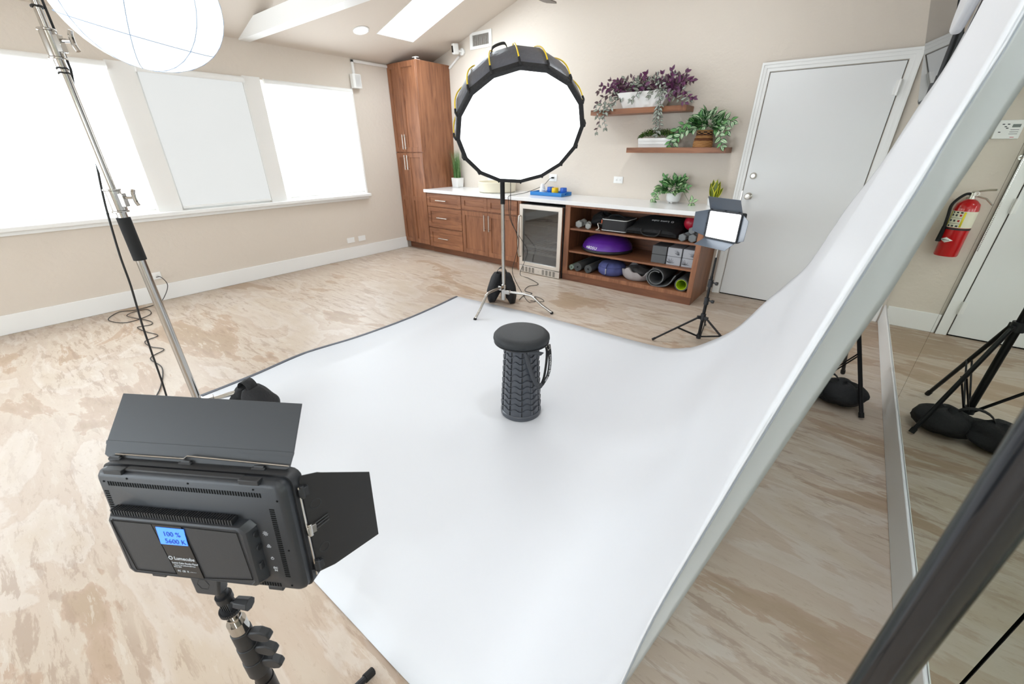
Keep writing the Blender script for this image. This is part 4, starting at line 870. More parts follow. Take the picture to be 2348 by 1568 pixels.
sp = smoothpath(s2, 16); L_ = [0]
for a, b in zip(sp, sp[1:]): L_.append(L_[-1] + (b-a).length)
M_WPRINT = mat('white_print', rgb(240, 240, 240), 0.6); word = 'CYCLONESEAT.COM'
wd = (rt*0.6+fw*0.8).normalized()
for i, ch in enumerate(word):
    s = L_[-1]*(0.26 + 0.66*i/len(word)); j = min(range(len(L_)), key=lambda q: abs(L_[q]-s)); j = max(1, min(j, len(sp)-2))
    tg = (sp[j+1]-sp[j-1]).normalized(); nn = (wd - tg*wd.dot(tg)).normalized()
    if nn.dot(Vector((5.39, -4.75, 1.44)) - sp[j]) < 0: nn = -nn
    up = nn.cross(tg).normalized(); F = Matrix((tg, up, nn)).transposed().to_4x4(); F.translation = sp[j] + nn*0.0024; text(ch, 0.0155, F, M_WPRINT, s3, ext=0.0003)

# ================================================================== WALL THINGS
def outlet(x, y, z, normal, label, duplex=True, w_=0.072, h_=0.115, horiz=True, group=None):
    nv = Vector(normal); xa = Vector((0,0,1)).cross(nv) if True else None; F = frame((x, y, z), xa, (0,0,1)) if not horiz else frame((x, y, z), (0,0,1), -xa)
    t = thing('wall_plate' if not duplex else 'power_outlet', (x, y, z), label, 'outlet' if duplex else 'wall plate', group)
    MB().box((-w_/2, -h_/2, 0), (w_/2, h_/2, 0.006), F).build('cover_plate', M_WHITE, t, bevel=0.002)
    if duplex:
        for s in (-1, 1):
            s_ = MB().prism([(math.cos(a)*0.017, math.sin(a)*0.014 + s*0.022) for a in [math.pi*k/8 for k in range(16)]], 0.006, 0.009, F).build('socket', M_WHITE, t)
            mb = MB(); mb.box((-0.007, s*0.022-0.001, 0.0088), (-0.0055, s*0.022+0.007, 0.0094), F); mb.box((0.0055, s*0.022-0.001, 0.0088), (0.007, s*0.022+0.005, 0.0094), F); mb.cyl(F @ Vector((0, s*0.022-0.007, 0.0085)), F @ Vector((0, s*0.022-0.007, 0.0094)), 0.0025, n=10); mb.build('slots', M_GAP, s_)
    return t
outlet(3.266, -0.001, 1.106, (0,-1,0), 'white power outlet on the back wall right of the round softbox'); outlet(2.366, -0.001, 1.097, (0,-1,0), 'white power outlet above the blue tray, with a black plug', w_=0.085)
outlet(0.001, -1.585, 0.262, (1,0,0), 'left blank white wall plate above the baseboard, near the tall cabinet', False); outlet(0.001, -1.405, 0.262, (1,0,0), 'right blank white wall plate above the baseboard, nearest the tall cabinet', False)
outlet(0.001, -3.84, 0.262, (1,0,0), 'white power outlet low on the window wall with a black cord')
# speaker box and cable raceway by the tall cabinet
t = thing('wall_speaker', (0.03, -1.155, 2.14), 'white box speaker high on the wall between window and tall cabinet', 'speaker')
MB().prism([(0.0, 0.0), (0.06, 0.0), (0.078, 0.02), (0.078, 0.105), (0.06, 0.125), (0.0, 0.125)], 2.145, 2.30, Matrix.Translation((0.005, -1.21, 0))).build('body', M_WHITE, t, bevel=0.006)
MB().box((0.0795, -1.19, 2.16), (0.083, -1.105, 2.285)).build('grille', M_TRIM, t, bevel=0.002)
t = thing('cable_raceway', (0.01, -0.9, 2.43), 'white cable raceway under the ceiling from the speaker to the tall cabinet', 'raceway')
mb = MB(); mb.box((0, -1.165, 2.30), (0.022, -1.135, 2.46)).box((0, -1.165, 2.43), (0.022, -0.60, 2.46)); mb.build('cover', M_WHITE, t, bevel=0.003)
t = thing('wall_speaker', (0.03, -3.60, 2.30), 'white box high on the wall, half hidden behind the lantern', 'speaker')
MB().box((0.003, -3.68, 2.30), (0.06, -3.56, 2.40)).build('body', M_WHITE, t, bevel=0.006)
# air vent
t = thing('air_vent', (1.19, -0.01, 2.61), 'white air vent grille high on the back wall', 'vent')
X0, X1, Z0, Z1 = 1.005, 1.375, 2.605, 2.785
mb = MB(); b_ = 0.045
for p in ([(X0,Z0),(X1,Z0),(X1-b_,Z0+b_*0.7),(X0+b_,Z0+b_*0.7)], [(X1,Z0),(X1,Z1),(X1-b_,Z1-b_*0.7),(X1-b_,Z0+b_*0.7)], [(X1,Z1),(X0,Z1),(X0+b_,Z1-b_*0.7),(X1-b_,Z1-b_*0.7)], [(X0,Z1),(X0,Z0),(X0+b_,Z0+b_*0.7),(X0+b_,Z1-b_*0.7)]): mb.prism(p, -0.012, -0.001, T)
mb.build('frame', M_TRIM, t)
bx('backing', (X0+b_-0.002, -0.003, Z0+0.028), (X1-b_+0.002, -0.0005, Z1-0.028), mat('dark_duct', rgb(96, 84, 70), 0.8), t)
for k in range(17):
    x = X0+b_+0.008+k*0.0165; MB().box((-0.001, -0.004, Z0+0.030), (0.001, 0.006, Z1-0.030), Matrix.Translation((x, -0.008, 0)) @ Matrix.Rotation(0.5, 4, 'Z')).build('louvre', M_TRIM, t)
# security camera on its raceway
t = thing('security_camera', (0.81, -0.05, 2.60), 'small white security camera on the back wall above the tall cabinet', 'camera')
MB().cyl((0.865, -0.001, 2.60), (0.865, -0.03, 2.60), 0.04, n=24).build('mount', M_WHITE, t)
MB().tube([(0.865, -0.03, 2.60), (0.845, -0.07, 2.605)], 0.012, 8).build('arm', M_WHITE, t)
F = frame((0.815, -0.11, 2.625), (0.85, -0.3, -0.1), (0.05, -0.15, 1))
cb = MB(); cb.box((-0.032, -0.060, -0.05), (0.032, 0.060, 0.03), F); body = cb.build('body', M_WHITE, t, bevel=0.012, seg=3)
cz = -1 if (F @ Vector((0,0,1)) - F.translation).y > 0 else 1
MB().box((-0.022, -0.036, cz*0.03 if cz > 0 else -0.0505), (0.022, 0.036, 0.0315 if cz > 0 else -0.052), F).build('lens_window', M_BLACKG, body, bevel=0.002)
MB().tube([(0.80, -0.012, 2.56), (0.60, -0.012, 2.44)], 0.014, 8).build('cable_cover', M_WHITE, t)
t = thing('cabinet_top_bracket', (0.5, -0.5, 2.48), 'small white plastic piece lying on top of the tall cabinet', 'bracket')
mb = MB(); mb.box((0.46, -0.56, 2.479), (0.56, -0.50, 2.486)).box((0.50, -0.54, 2.486), (0.515, -0.52, 2.51)).box((0.47, -0.555, 2.51), (0.55, -0.505, 2.515)); mb.build('plate', M_WHITE, t)
# ceiling lamps
def can(x, y, m, label, r=0.075):
    z = zc(x); sg = 1 if x <= XC else -1; nv = Vector((sg*SL, 0, -1)).normalized(); F = zframe((x, y, z), nv)
    t = thing('recessed_ceiling_light', (x, y, z), label, 'ceiling light', 'recessed ceiling lights')
    MB().lathe([(r*0.82, 0.001), (r, 0.001), (r, 0.006), (r*0.82, 0.009)], F, 32, closed=True).build('trim_ring', M_TRIM, t); MB().lathe([(0.001, 0.002), (r*0.82, 0.002), (r*0.82, 0.006), (0.001, 0.007)], F, 32).build('lens', m, t)
can(0.594, -1.362, M_CAN, 'round white recessed light in the ceiling beside the skylight', 0.09)
for x in (1.1, 5.70):  # two unseen rows added for fill; mirror side lifts the floor behind the backdrop
    for y, w_ in ((-2.5, 'nearest the door wall'), (-3.9, 'in the middle of its row'), (-6.0, 'nearest the rear wall')): can(x, y, M_CANFILL if x > 3 else M_CAN, 'unseen round ceiling light added for fill, %s row, %s, above the picture' % ('window-side' if x < 3 else 'mirror-side', w_))
can(4.3, -1.25, mat('fill_lens_high', (0.8,0.8,0.8,1), 0.5, emit=(0.93,0.97,1,1), es=200.0), 'unseen round ceiling light added to brighten the white door side, above the picture')  # added out of view to lift the door wall
can(4.75, -3.2, MATS['fill_lens_high'], 'unseen round ceiling light added to brighten the white backdrop, above the picture')  # added out of view to lift the backdrop sheet
# ceiling fan, one blade tip in view
t = thing('ceiling_fan', (2.93, -1.62, 2.585), 'dark ceiling fan, only one blade tip showing at the top edge', 'fan')
M_FANB = mat('dark_taupe_blade', rgb(110, 100, 92), 0.5)
FC = Vector((2.93, -1.62, 2.585))
MB().cyl((FC.x, FC.y, zc(FC.x)), (FC.x, FC.y, FC.z+0.06), 0.014, n=12).build('downrod', M_DARKM, t)
MB().lathe([(0.01, 0.08), (0.08, 0.07), (0.11, 0.03), (0.11, -0.03), (0.06, -0.07), (0.01, -0.075)], Matrix.Translation(FC), 32).build('motor', M_DARKM, t)
for k in range(3):
    a = math.radians(90 + 120*k); F = Matrix.Translation(FC) @ Matrix.Rotation(a, 4, 'Z') @ Matrix.Rotation(0.2, 4, 'X')
    MB().prism([(0.10, -0.035), (0.22, -0.06), (0.56, -0.072), (0.60, -0.05), (0.60, 0.055), (0.56, 0.072), (0.22, 0.06), (0.10, 0.035)], -0.004, 0.004, F).build('blade', M_FANB, t)
# television near the corner
A0 = Vector((5.632, -0.40, 1.713)); yv = (Vector((5.502, -0.40, 2.315)) - A0).normalized(); xv = Vector((0.02, -1, 0)).normalized(); F = frame(A0, xv, yv)
t = thing('wall_television', (5.8, -0.9, 1.9), 'glossy dark flat television tilted down beside the door top', 'television')
F2 = F; zin = 1 if (F @ Vector((0,0,1)) - F.translation).x > 0 else -1
MB().box((0, 0, 0.0 if zin > 0 else -0.035), (1.10, 0.64, 0.035 if zin > 0 else 0), F).build('case', M_BLACK, t, bevel=0.004)
M_SCREEN = mat('glossy_screen', rgb(8, 9, 10), 0.03, spec=0.5)
MB().box((0.001, 0.012, -0.001*zin), (1.099, 0.639, -0.0022*zin), F).build('screen', M_SCREEN, t, smooth=False)
mb = MB(); c0 = F @ Vector((0.55, 0.3, 0.04*zin)); mb.box((5.80, -1.1, 1.85), (5.925, -0.85, 2.15)); mb.tube([c0, (5.86, -0.95, 2.0)], 0.02, 8); mb.build('wall_bracket', M_DARKM, t)
MB().box((0.02, -0.03, 0.01*zin), (0.05, 0.02, 0.03*zin), F).build('cable_clip', M_DARKM, t)
# thermostat and fire extinguisher on the back wall, seen in the mirror
t = thing('thermostat_panel', (5.71, -0.01, 1.50), 'white thermostat panel seen in the mirror above the fire extinguisher', 'thermostat')
bx('body', (5.645, -0.022, 1.495), (5.778, -0.001, 1.615), M_WHITE, t, bevel=0.003)
bx('display', (5.660, -0.0235, 1.568), (5.700, -0.021, 1.588), mat('grey_display', rgb(96, 104, 96), 0.3), t)
mb = MB()
for k in range(3): mb.box((5.660, -0.0232, 1.525+k*0.013), (5.702, -0.0215, 1.5275+k*0.013))
for x, z in ((5.715, 1.585), (5.740, 1.585), (5.715, 1.56), (5.745, 1.535), (5.725, 1.57)): mb.box((x, -0.0232, z), (x+0.012, -0.0215, z+0.006))
mb.build('buttons', M_FLAP, t)
bx('badge', (5.67, -0.0232, 1.503), (5.69, -0.0215, 1.507), M_RED, t)
ex, ey = 5.745, -0.095
t = thing('fire_extinguisher', (ex, ey, 0.66), 'red fire extinguisher seen in the mirror, hung beside the door', 'fire extinguisher')
Tm = Matrix.Translation((ex, ey, 0))
cyl = MB().lathe([(0.01, 0.665), (0.066, 0.665), (0.070, 0.672), (0.070, 1.02), (0.064, 1.055), (0.040, 1.08), (0.022, 1.09), (0.01, 1.092)], Tm, 40).build('cylinder', M_RED, t)
MB().lathe([(0.0703, 0.885), (0.0709, 0.885), (0.0709, 1.005), (0.0703, 1.005)], Tm, 40, closed=True).build('label', mat('cream_label', rgb(226, 222, 200), 0.5), cyl)
MB().lathe([(0.0704, 0.868), (0.0722, 0.868), (0.0722, 0.882), (0.0704, 0.882)], Tm, 40, closed=True).build('band', M_BLACK, t)
# label print wraps the side facing the mirror
def cylprint(a, z, w_, h_, m, nm, par):
    rows = []
    for i in range(5):
        aa = a + (i/4-0.5)*w_/0.071; rows.append([Vector((ex + 0.0716*math.cos(aa), ey + 0.0716*math.sin(aa), z-h_/2)), Vector((ex + 0.0716*math.cos(aa), ey + 0.0716*math.sin(aa), z+h_/2))])
    MB().grid(rows).build(nm, m, par, solid=0.0004)
M_YL = mat('yellow_print', rgb(232, 214, 50), 0.5)
ac = math.radians(-52)
cylprint(ac, 0.995, 0.10, 0.009, M_GAP, 'print', cyl); cylprint(ac-0.62, 0.945, 0.012, 0.11, M_YL, 'print', cyl); cylprint(ac+0.62, 0.945, 0.010, 0.11, M_YL, 'print', cyl)
for dz in (0.975, 0.935):
    for da in (-0.35, 0, 0.35): cylprint(ac+da, dz, 0.012, 0.014, M_RED if da < 0 else M_FLAP, 'print', cyl)
for dz in (0.915, 0.955): cylprint(ac, dz, 0.07, 0.002, M_GAP, 'print', cyl)
for da in (-0.35, 0, 0.35): cylprint(ac+da, 0.897, 0.014, 0.012, M_FLAP, 'print', cyl)
rows = []
for i in range(9):
    u = i/8-0.5; aa = ac + u*0.085/0.071; hh = 0.020*(1-abs(u)*2)+0.0004; rows.append([Vector((ex + 0.0712*math.cos(aa), ey + 0.0712*math.sin(aa), 0.79-hh)), Vector((ex + 0.0712*math.cos(aa), ey + 0.0712*math.sin(aa), 0.79+hh))])
MB().grid(rows).build('diamond_badge', M_WHITE, cyl, solid=0.0004)
cylprint(ac, 0.79, 0.045, 0.004, M_FLAP, 'print', cyl)
mb = MB(); mb.cyl((ex, ey, 1.09), (ex, ey, 1.135), 0.02, n=20); mb.build('valve', M_NICKEL, t)
mb = MB(); mb.tube([(ex+0.01, ey, 1.12), (ex-0.07, ey-0.05, 1.10), (ex-0.11, ey-0.08, 1.06)], 0.006, 8); mb.tube([(ex+0.01, ey, 1.14), (ex-0.06, ey-0.05, 1.16), (ex-0.10, ey-0.07, 1.165)], 0.007, 8); mb.build('handle', M_NICKEL, t)
MB().tube(smoothpath([(ex, ey, 1.125), (ex+0.045, ey-0.02, 1.12), (ex+0.09, ey-0.03, 1.05), (ex+0.085, ey-0.03, 0.96), (ex+0.078, ey-0.02, 0.88)], 5), 0.010, 10).build('hose', M_RUBBER, t)
MB().cyl((ex+0.078, ey-0.02, 0.885), (ex+0.078, ey-0.018, 0.77), 0.012, 0.017, n=14).build('nozzle', M_RUBBER, t)
MB().lathe([(0.012, 0), (0.016, 0), (0.016, 0.004), (0.012, 0.004)], frame((ex-0.012, ey-0.03, 1.13), (1, 0, 0), (0, 0, 1)), 18, closed=True).build('gauge', M_NICKEL, t)
bx('wall_bracket', (ex-0.015, -0.03, 1.02), (ex+0.015, -0.001, 1.10), M_STEEL, t)
t = thing('pull_chain', (5.57, -0.06, 0.72), 'thin beaded pull chain hanging beside the extinguisher in the mirror', 'chain')
mb = MB()
for k in range(52): mb.cyl((5.583, -0.09, 0.72+k*0.0125), (5.583, -0.09, 0.7265+k*0.0125), 0.003, n=6)
mb.build('beads', M_CHROME, t, kind='stuff')
mb = MB(); mb.cyl((5.583, -0.001, 1.375), (5.583, -0.095, 1.372), 0.005, n=8); mb.cyl((5.583, -0.001, 1.375), (5.583, -0.006, 1.375), 0.016, n=14); mb.build('wall_hook', M_NICKEL, t)

# ================================================================== CORDS
def cord(pts, label, r=0.0035, name='extension_cord', k=6, group=None, n=6, par=None):
    return MB().tube(smoothpath(pts, k), r, n).build(name, M_CORD, par, label=None if par else label, cat=None if par else 'cord', group=group)
cord([(0.012,-3.83,0.25),(0.06,-3.80,0.25),(0.09,-3.78,0.16),(0.06,-3.86,0.02),(0.12,-3.95,0.006),(0.16,-4.10,0.006),(0.10,-4.22,0.006),(0.28,-4.33,0.006),(0.50,-4.24,0.006),(0.42,-4.05,0.006),(0.22,-4.04,0.008),(0.30,-4.20,0.012),(0.62,-4.10,0.006),(0.74,-4.12,0.006),(0.72,-4.21,0.006),(0.90,-4.19,0.006),(1.08,-4.15,0.006),(1.14,-4.25,0.006),(1.30,-4.25,0.006),(1.45,-4.20,0.006),(1.55,-4.31,0.006),(1.8,-4.30,0.006),(2.1,-4.38,0.006),(2.3,-4.47,0.006)], 'black cord looping over the floor from the low outlet')
cord([(2.968,-4.345,2.10),(2.931, -4.335, 1.757),(2.93, -4.336, 1.709),(2.928, -4.35, 1.637),(2.927, -4.36, 1.555),(2.927, -4.361, 1.454),(2.923, -4.386, 1.297),(2.92, -4.4, 1.193),(2.918, -4.417, 1.017),(2.917, -4.424, 0.877),(2.914, -4.441, 0.698),(2.913, -4.45, 0.561),(2.912,-4.465,0.32),(2.89,-4.49,0.10),(2.80,-4.53,0.008),(2.60,-4.60,0.006)], 'black cord running down beside the tall chrome lantern stand', 0.0042, name='power_cord', par=bpy.data.objects['fabric_lantern'])
for z in (1.70, 1.715, 1.90, 2.0): MB().tube([Vector((2.947, -4.36, z)) + Vector((0.016*math.cos(a*math.pi/8), 0.016*math.sin(a*math.pi/8), 0.002*math.sin(a))) for a in range(17)], 0.003, 6).build('cable_tie', M_CORD, fg)
cord([(2.37,-0.012,1.097),(2.35,-0.06,1.085),(2.28,-0.12,1.0),(2.16,-0.30,0.93),(2.14,-0.50,0.918),(2.15,-0.655,0.912),(2.16,-0.675,0.85),(2.20,-0.68,0.62),(2.42,-0.72,0.40),(2.50,-0.73,0.30),(2.46,-0.74,0.16),(2.44,-0.80,0.01),(2.62,-0.86,0.006),(2.84,-0.98,0.006),(2.80,-1.12,0.006),(2.86,-1.27,0.006),(2.98,-1.30,0.006),(2.95,-1.42,0.006),(2.99,-1.55,0.006)], 'black cord from the outlet over the worktop down past the cooler', 0.0035)
cord([(3.0,-1.70,1.30),(3.03,-1.74,1.0),(3.02,-1.72,0.85),(3.09,-1.70,0.66),(3.05,-1.70,0.48),(3.02,-1.70,0.33),(3.08,-1.62,0.12),(3.12,-1.55,0.008),(3.15,-1.45,0.006),(3.06,-1.36,0.006),(3.16,-1.38,0.006),(3.22,-1.44,0.006),(3.10,-1.50,0.006)], 'thin black cord dangling beside the softbox stand', 0.003, name='power_cord', par=bpy.data.objects['round_softbox'])
MB().box((2.355,-0.03,1.088),(2.385,-0.008,1.106)).build('plug', M_CORD, label='black plug pushed into the outlet above the blue tray', cat='plug')
# ================================================================== PLANTS
def leafmesh(name, m, ratio=0.42, fold=0.25, droop=0.35, n=5):
    me = bpy.data.meshes.new(name); vs = []; fs = []; uv = []
    for i in range(n+1):
        t = i/n; w_ = ratio*0.5*(math.sin(math.pi*min(1, t**0.8))*1.0) if 0 < i < n else 0.004
        z = -droop*t*t*0.5
        for s in (-1, 0, 1): vs.append((s*w_, t, z + abs(s)*w_*fold)); uv.append((abs(s), t))
    for i in range(n):
        for s in (0, 1): fs.append((i*3+s, i*3+s+1, i*3+s+4, i*3+s+3))
    me.from_pydata(vs, [], fs); me.materials.append(m); me.polygons.foreach_set('use_smooth', [True]*len(me.polygons))
    ul = me.uv_layers.new(name='UVMap')
    for l in me.loops: ul.data[l.index].uv = uv[l.vertex_index]
    return me
def leaf(me, par, p, d, up, size, roll=0.0):
    y = Vector(d).normalized(); u = Vector(up); u = (u - y*u.dot(y))
    u = u.normalized() if u.length > 1e-5 else y.orthogonal().normalized()
    x = y.cross(u); R_ = Matrix((x, y, u)).transposed().to_4x4() @ Matrix.Rotation(roll, 4, 'Y'); R_ = Matrix.Translation(p) @ R_ @ Matrix.Scale(size, 4)
    o = bpy.data.objects.new('leaf', me); C.objects.link(o); o.parent = par; o.matrix_local = WM[par.name].inverted() @ R_
    return o
M_TRG = leafmat('striped_grey_leaf', rgb(34, 40, 34), rgb(96, 104, 92), rgb(178, 186, 172)); M_TRP = leafmat('purple_leaf', rgb(54, 16, 46), rgb(84, 30, 72), rgb(110, 50, 96)); M_TRD = leafmat('dark_plum_leaf', rgb(30, 14, 20), rgb(60, 28, 38), rgb(110, 84, 90))
M_GRN = leafmat('variegated_leaf', rgb(34, 84, 36), rgb(70, 128, 62), rgb(196, 222, 170)); M_GRN2 = leafmat('green_leaf', rgb(30, 82, 40), rgb(60, 124, 62), rgb(120, 176, 104)); M_PEP = leafmat('watermelon_leaf', rgb(32, 84, 44), rgb(84, 140, 84), rgb(206, 226, 190))
M_STEM = mat('plum_stem', rgb(70, 40, 50), 0.6); M_STEMG = mat('green_stem', rgb(70, 96, 50), 0.6)
L_TG, L_TP, L_TD = leafmesh('striped_leaf', M_TRG, .52), leafmesh('purple_leaf', M_TRP, .58), leafmesh('plum_leaf', M_TRD, .50)
L_G, L_G2, L_P = leafmesh('variegated_leaf', M_GRN, .62, .2, .5), leafmesh('green_leaf', M_GRN2, .55, .2, .5), leafmesh('watermelon_leaf', M_PEP, .68, .2, .5)
rnd = random.Random(11)
def vine(par, pts, leaves, size, step, stem_m, stem_r=0.0022, k=6, tip=0.7, outn=(0,-1,0.2)):
    pp = smoothpath(pts, k); MB().tube(pp, stem_r, 5).build('stem', stem_m, par)
    acc = 0; side = 1; L = sum((b-a).length for a, b in zip(pp, pp[1:])); s = 0
    for a, b in zip(pp, pp[1:]):
        d = (b-a); acc += d.length; s += d.length
        if acc >= step:
            acc = 0; side = -side; t = d.normalized(); o = Vector(outn) + Vector((rnd.uniform(-.5,.5), rnd.uniform(-.4,.2), rnd.uniform(-.3,.5))); sd = t.cross(o).normalized()*side
            dd = (t*0.5 + sd*0.8 + o*0.25 + Vector((0,0,-0.15))).normalized(); sz = size*rnd.uniform(.8, 1.2)*(1-(1-tip)*s/L)
            leaf(rnd.choice(leaves), par, b, dd, o, sz, rnd.uniform(-.4, .4))
    leaf(rnd.choice(leaves), par, pp[-1], (pp[-1]-pp[-2]), Vector(outn), size*tip)
def bush(par, c, rad, n, leaves, size, up=0.6):
    for _ in range(n):
        a = rnd.uniform(0, 2*math.pi); e = math.asin(rnd.uniform(-0.15, 1)); d = Vector((math.cos(a)*math.cos(e), math.sin(a)*math.cos(e), math.sin(e)))
        q = Vector((d.x*rad[0], d.y*rad[1], d.z*rad[2])); p = Vector(c) + q*rnd.uniform(.55, .95)
        if p.y > -0.035: p.y = -0.035 - rnd.uniform(0, .02)
        dd = (d + Vector((rnd.uniform(-.5,.5), rnd.uniform(-.6,.2), rnd.uniform(-.2,.5)*up))).normalized()
        if dd.y > 0.2: dd.y *= -1
        leaf(rnd.choice(leaves), par, p, dd, (d + Vector((0,-0.5,0.6))), size*rnd.uniform(.75, 1.2), rnd.uniform(-.5, .5))
# purple trailing plant in a white trough on the upper shelf
SZU = 1.812
t = thing('trailing_purple_plant', (3.52, -0.12, SZU), 'purple and striped trailing plant in a white trough on the upper shelf', 'plant')
tr = MB(); rows = []
for (hx, hy, z) in ((0.205, 0.055, 0.0), (0.205, 0.055, 0.004), (0.275, 0.080, 0.145), (0.268, 0.073, 0.145), (0.262, 0.068, 0.12)):
    rows.append([Vector((3.515+(hx if sx_ > 0 else -hx) - 0.0*sx_, -0.12+sy_*hy, SZU+z)) for sx_, sy_ in ((-1,-1),(1,-1),(1,1),(-1,1))])
tr.grid(rows, closed_v=True); tr.f.append((3,2,1,0)); tr.fm.append(0); tr.f.append((16,17,18,19)); tr.fm.append(0); tr.build('planter', M_WHITEP, t, bevel=0.004)
MB().box((3.26, -0.185, SZU+0.10), (3.77, -0.055, SZU+0.125)).build('soil', mat('soil', rgb(50, 38, 30), 0.9), t)
for k in range(56):
    x = rnd.uniform(3.25, 3.80); b = Vector((x, rnd.uniform(-.17, -.06), SZU+0.12)); u = (x-3.52)/0.28
    tip = b + Vector((u*0.16+rnd.uniform(-.06,.06), rnd.uniform(-.08, .02), rnd.uniform(.04, .17)*(1.1-abs(u)*0.4)))
    vine(t, [b, b.lerp(tip, .5)+Vector((0,0,.03)), tip], [L_TP, L_TD, L_TP] if (abs(u) > .55 or rnd.random() < .45) else [L_TG, L_TG, L_TD], 0.068, 0.028, M_STEM)
def tv(pts, lv, sz=0.068, st=0.024): vine(t, pts, lv, sz, st, M_STEM)
tv([(3.30,-.12,1.94),(3.20,-.16,1.97),(3.09,-.2,1.93),(3.02,-.22,1.86)], [L_TG, L_TD]); tv([(3.30,-.15,1.93),(3.18,-.2,1.94),(3.10,-.24,1.86),(3.06,-.27,1.78),(3.10,-.27,1.70),(3.07,-.27,1.60)], [L_TG, L_TG, L_TD], .06)
tv([(3.32,-.16,1.94),(3.24,-.2,1.92),(3.17,-.25,1.82),(3.15,-.27,1.72),(3.18,-.27,1.64)], [L_TG, L_TG], .06); tv([(3.30,-.12,1.95),(3.2,-.14,2.0),(3.1,-.18,2.01),(3.03,-.2,1.99)], [L_TD, L_TP])
tv([(3.32,-.16,1.94),(3.24,-.22,1.88),(3.20,-.25,1.80),(3.13,-.26,1.75)], [L_TG, L_TG], .06); tv([(3.34,-.1,1.96),(3.24,-.12,2.05),(3.14,-.15,2.08)], [L_TD, L_TP]); tv([(3.31,-.14,1.93),(3.22,-.2,1.88),(3.10,-.24,1.80)], [L_TG], .06)
for dx in (0.0, .02): tv([(3.70+dx,-.17,1.94),(3.71+dx,-.23,1.94),(3.715+dx,-.255,1.86),(3.72+dx,-.262,1.76),(3.72+dx*2,-.262,1.66),(3.725+dx,-.255,1.57)], [L_TG, L_TG, L_TG], .06, .016)
tv([(3.76,-.15,1.94),(3.84,-.18,1.97),(3.93,-.2,1.93),(4.0,-.22,1.86)], [L_TG, L_TP, L_TG]); tv([(3.76,-.12,1.94),(3.86,-.17,1.93),(3.95,-.22,1.89),(4.04,-.24,1.86)], [L_TP, L_TP], .06); tv([(3.76,-.15,1.93),(3.83,-.22,1.90),(3.90,-.25,1.86),(3.97,-.26,1.83)], [L_TP, L_TG]); tv([(3.72,-.16,1.94),(3.78,-.24,1.93),(3.81,-.26,1.88)], [L_TP, L_TD], .065)
tv([(3.72,-.1,1.96),(3.74,-.1,2.06),(3.76,-.12,2.12)], [L_TD, L_TP]); tv([(3.78,-.1,1.96),(3.84,-.12,2.06),(3.90,-.13,2.09)], [L_TD, L_TP]); tv([(3.5,-.15,1.95),(3.48,-.21,1.96),(3.46,-.24,1.91),(3.42,-.24,1.88)], [L_TG]); tv([(3.62,-.15,1.95),(3.63,-.21,1.95),(3.62,-.24,1.91)], [L_TG])
# boxwood box on the lower shelf
SZL = 1.445
t = thing('boxwood_planter', (3.70, -0.12, SZL), 'low white slatted box of clipped dark green boxwood on the lower shelf', 'plant')
rows = []
for (hx, hy, z) in ((0.172, 0.055, 0.0), (0.180, 0.062, 0.088), (0.172, 0.055, 0.088), (0.170, 0.053, 0.07)):
    rows.append([Vector((3.702+a*hx, -0.125+b*hy, SZL+z)) for a, b in ((-1,-1),(1,-1),(1,1),(-1,1))])
mb = MB().grid(rows, closed_v=True); mb.f.append((3,2,1,0)); mb.fm.append(0); mb.f.append((12,13,14,15)); mb.fm.append(0); mb.build('planter', M_WHITEP, t, bevel=0.002)
for z in (0.03, 0.06): MB().box((3.528, -0.1885, SZL+z), (3.876, -0.180, SZL+z+0.0015)).build('groove', mat('groove_grey', rgb(190,190,188), .6), t)
M_BOX = mat('boxwood_green', rgb(54, 88, 28), 0.5); M_BOX2 = mat('boxwood_light', rgb(104, 140, 52), 0.5)
mb = MB()
for _ in range(2300):
    x = rnd.uniform(-.19, .19); y = rnd.uniform(-.065, .055); h = 0.085*(1-(x/.2)**4)*(1-(y/.09)**2)+rnd.uniform(-.012, .012)+0.008
    p = Vector((3.702+x, -0.125+y, SZL+0.078+max(0, h*rnd.uniform(.5, 1.0)))); mb.m = 1 if rnd.random() < .25 else 0
    T_ = Matrix.Translation(p) @ Matrix.Rotation(rnd.uniform(0, 6.3), 4, 'Z') @ Matrix.Rotation(rnd.uniform(-1.2, 1.2), 4, 'X'); s = rnd.uniform(.006, .010)
    mb.add([T_ @ Vector(v) for v in ((-s*.5, 0, 0), (0, -s, 0), (s*.5, 0, .001), (0, s, 0))], [(0, 1, 2, 3)])
mb.build('foliage', [M_BOX, M_BOX2], t, kind='stuff', smooth=False)
# watermelon-leaf plant in a woven basket
t = thing('basket_plant', (4.16, -0.12, SZL), 'striped green leafy plant in a woven straw basket on the lower shelf', 'plant')
M_STRAW = mat('woven_straw', rgb(176, 128, 78), 0.8); M_STRAW2 = mat('woven_straw_dark', rgb(110, 66, 36), 0.8)
mb = MB(); zz = 0
for i in range(13):
    z = SZL + 0.006 + i*0.0115; r = 0.082 - 0.0012*i + 0.004*math.sin(i*.5); mb.m = 0
    pts = [Vector((4.160+(r+0.0035*math.cos(k*1.3+i*math.pi))*math.cos(2*math.pi*k/36), -0.115+(r+0.0035*math.cos(k*1.3+i*math.pi))*math.sin(2*math.pi*k/36), z)) for k in range(37)]
    mb.m = 1 if i in (5, 6, 9) else 0; mb.tube(pts, 0.0068, 6)
mb.build('woven_basket', [M_STRAW, M_STRAW2], t); MB().cyl((4.16, -0.115, SZL+0.01), (4.16, -0.115, SZL+0.14), 0.072, n=24).build('soil', MATS['soil'], t)
bush(t, (4.16, -0.13, SZL+0.17), (0.15, 0.09, 0.13), 95, [L_P, L_P, L_G2], 0.088)
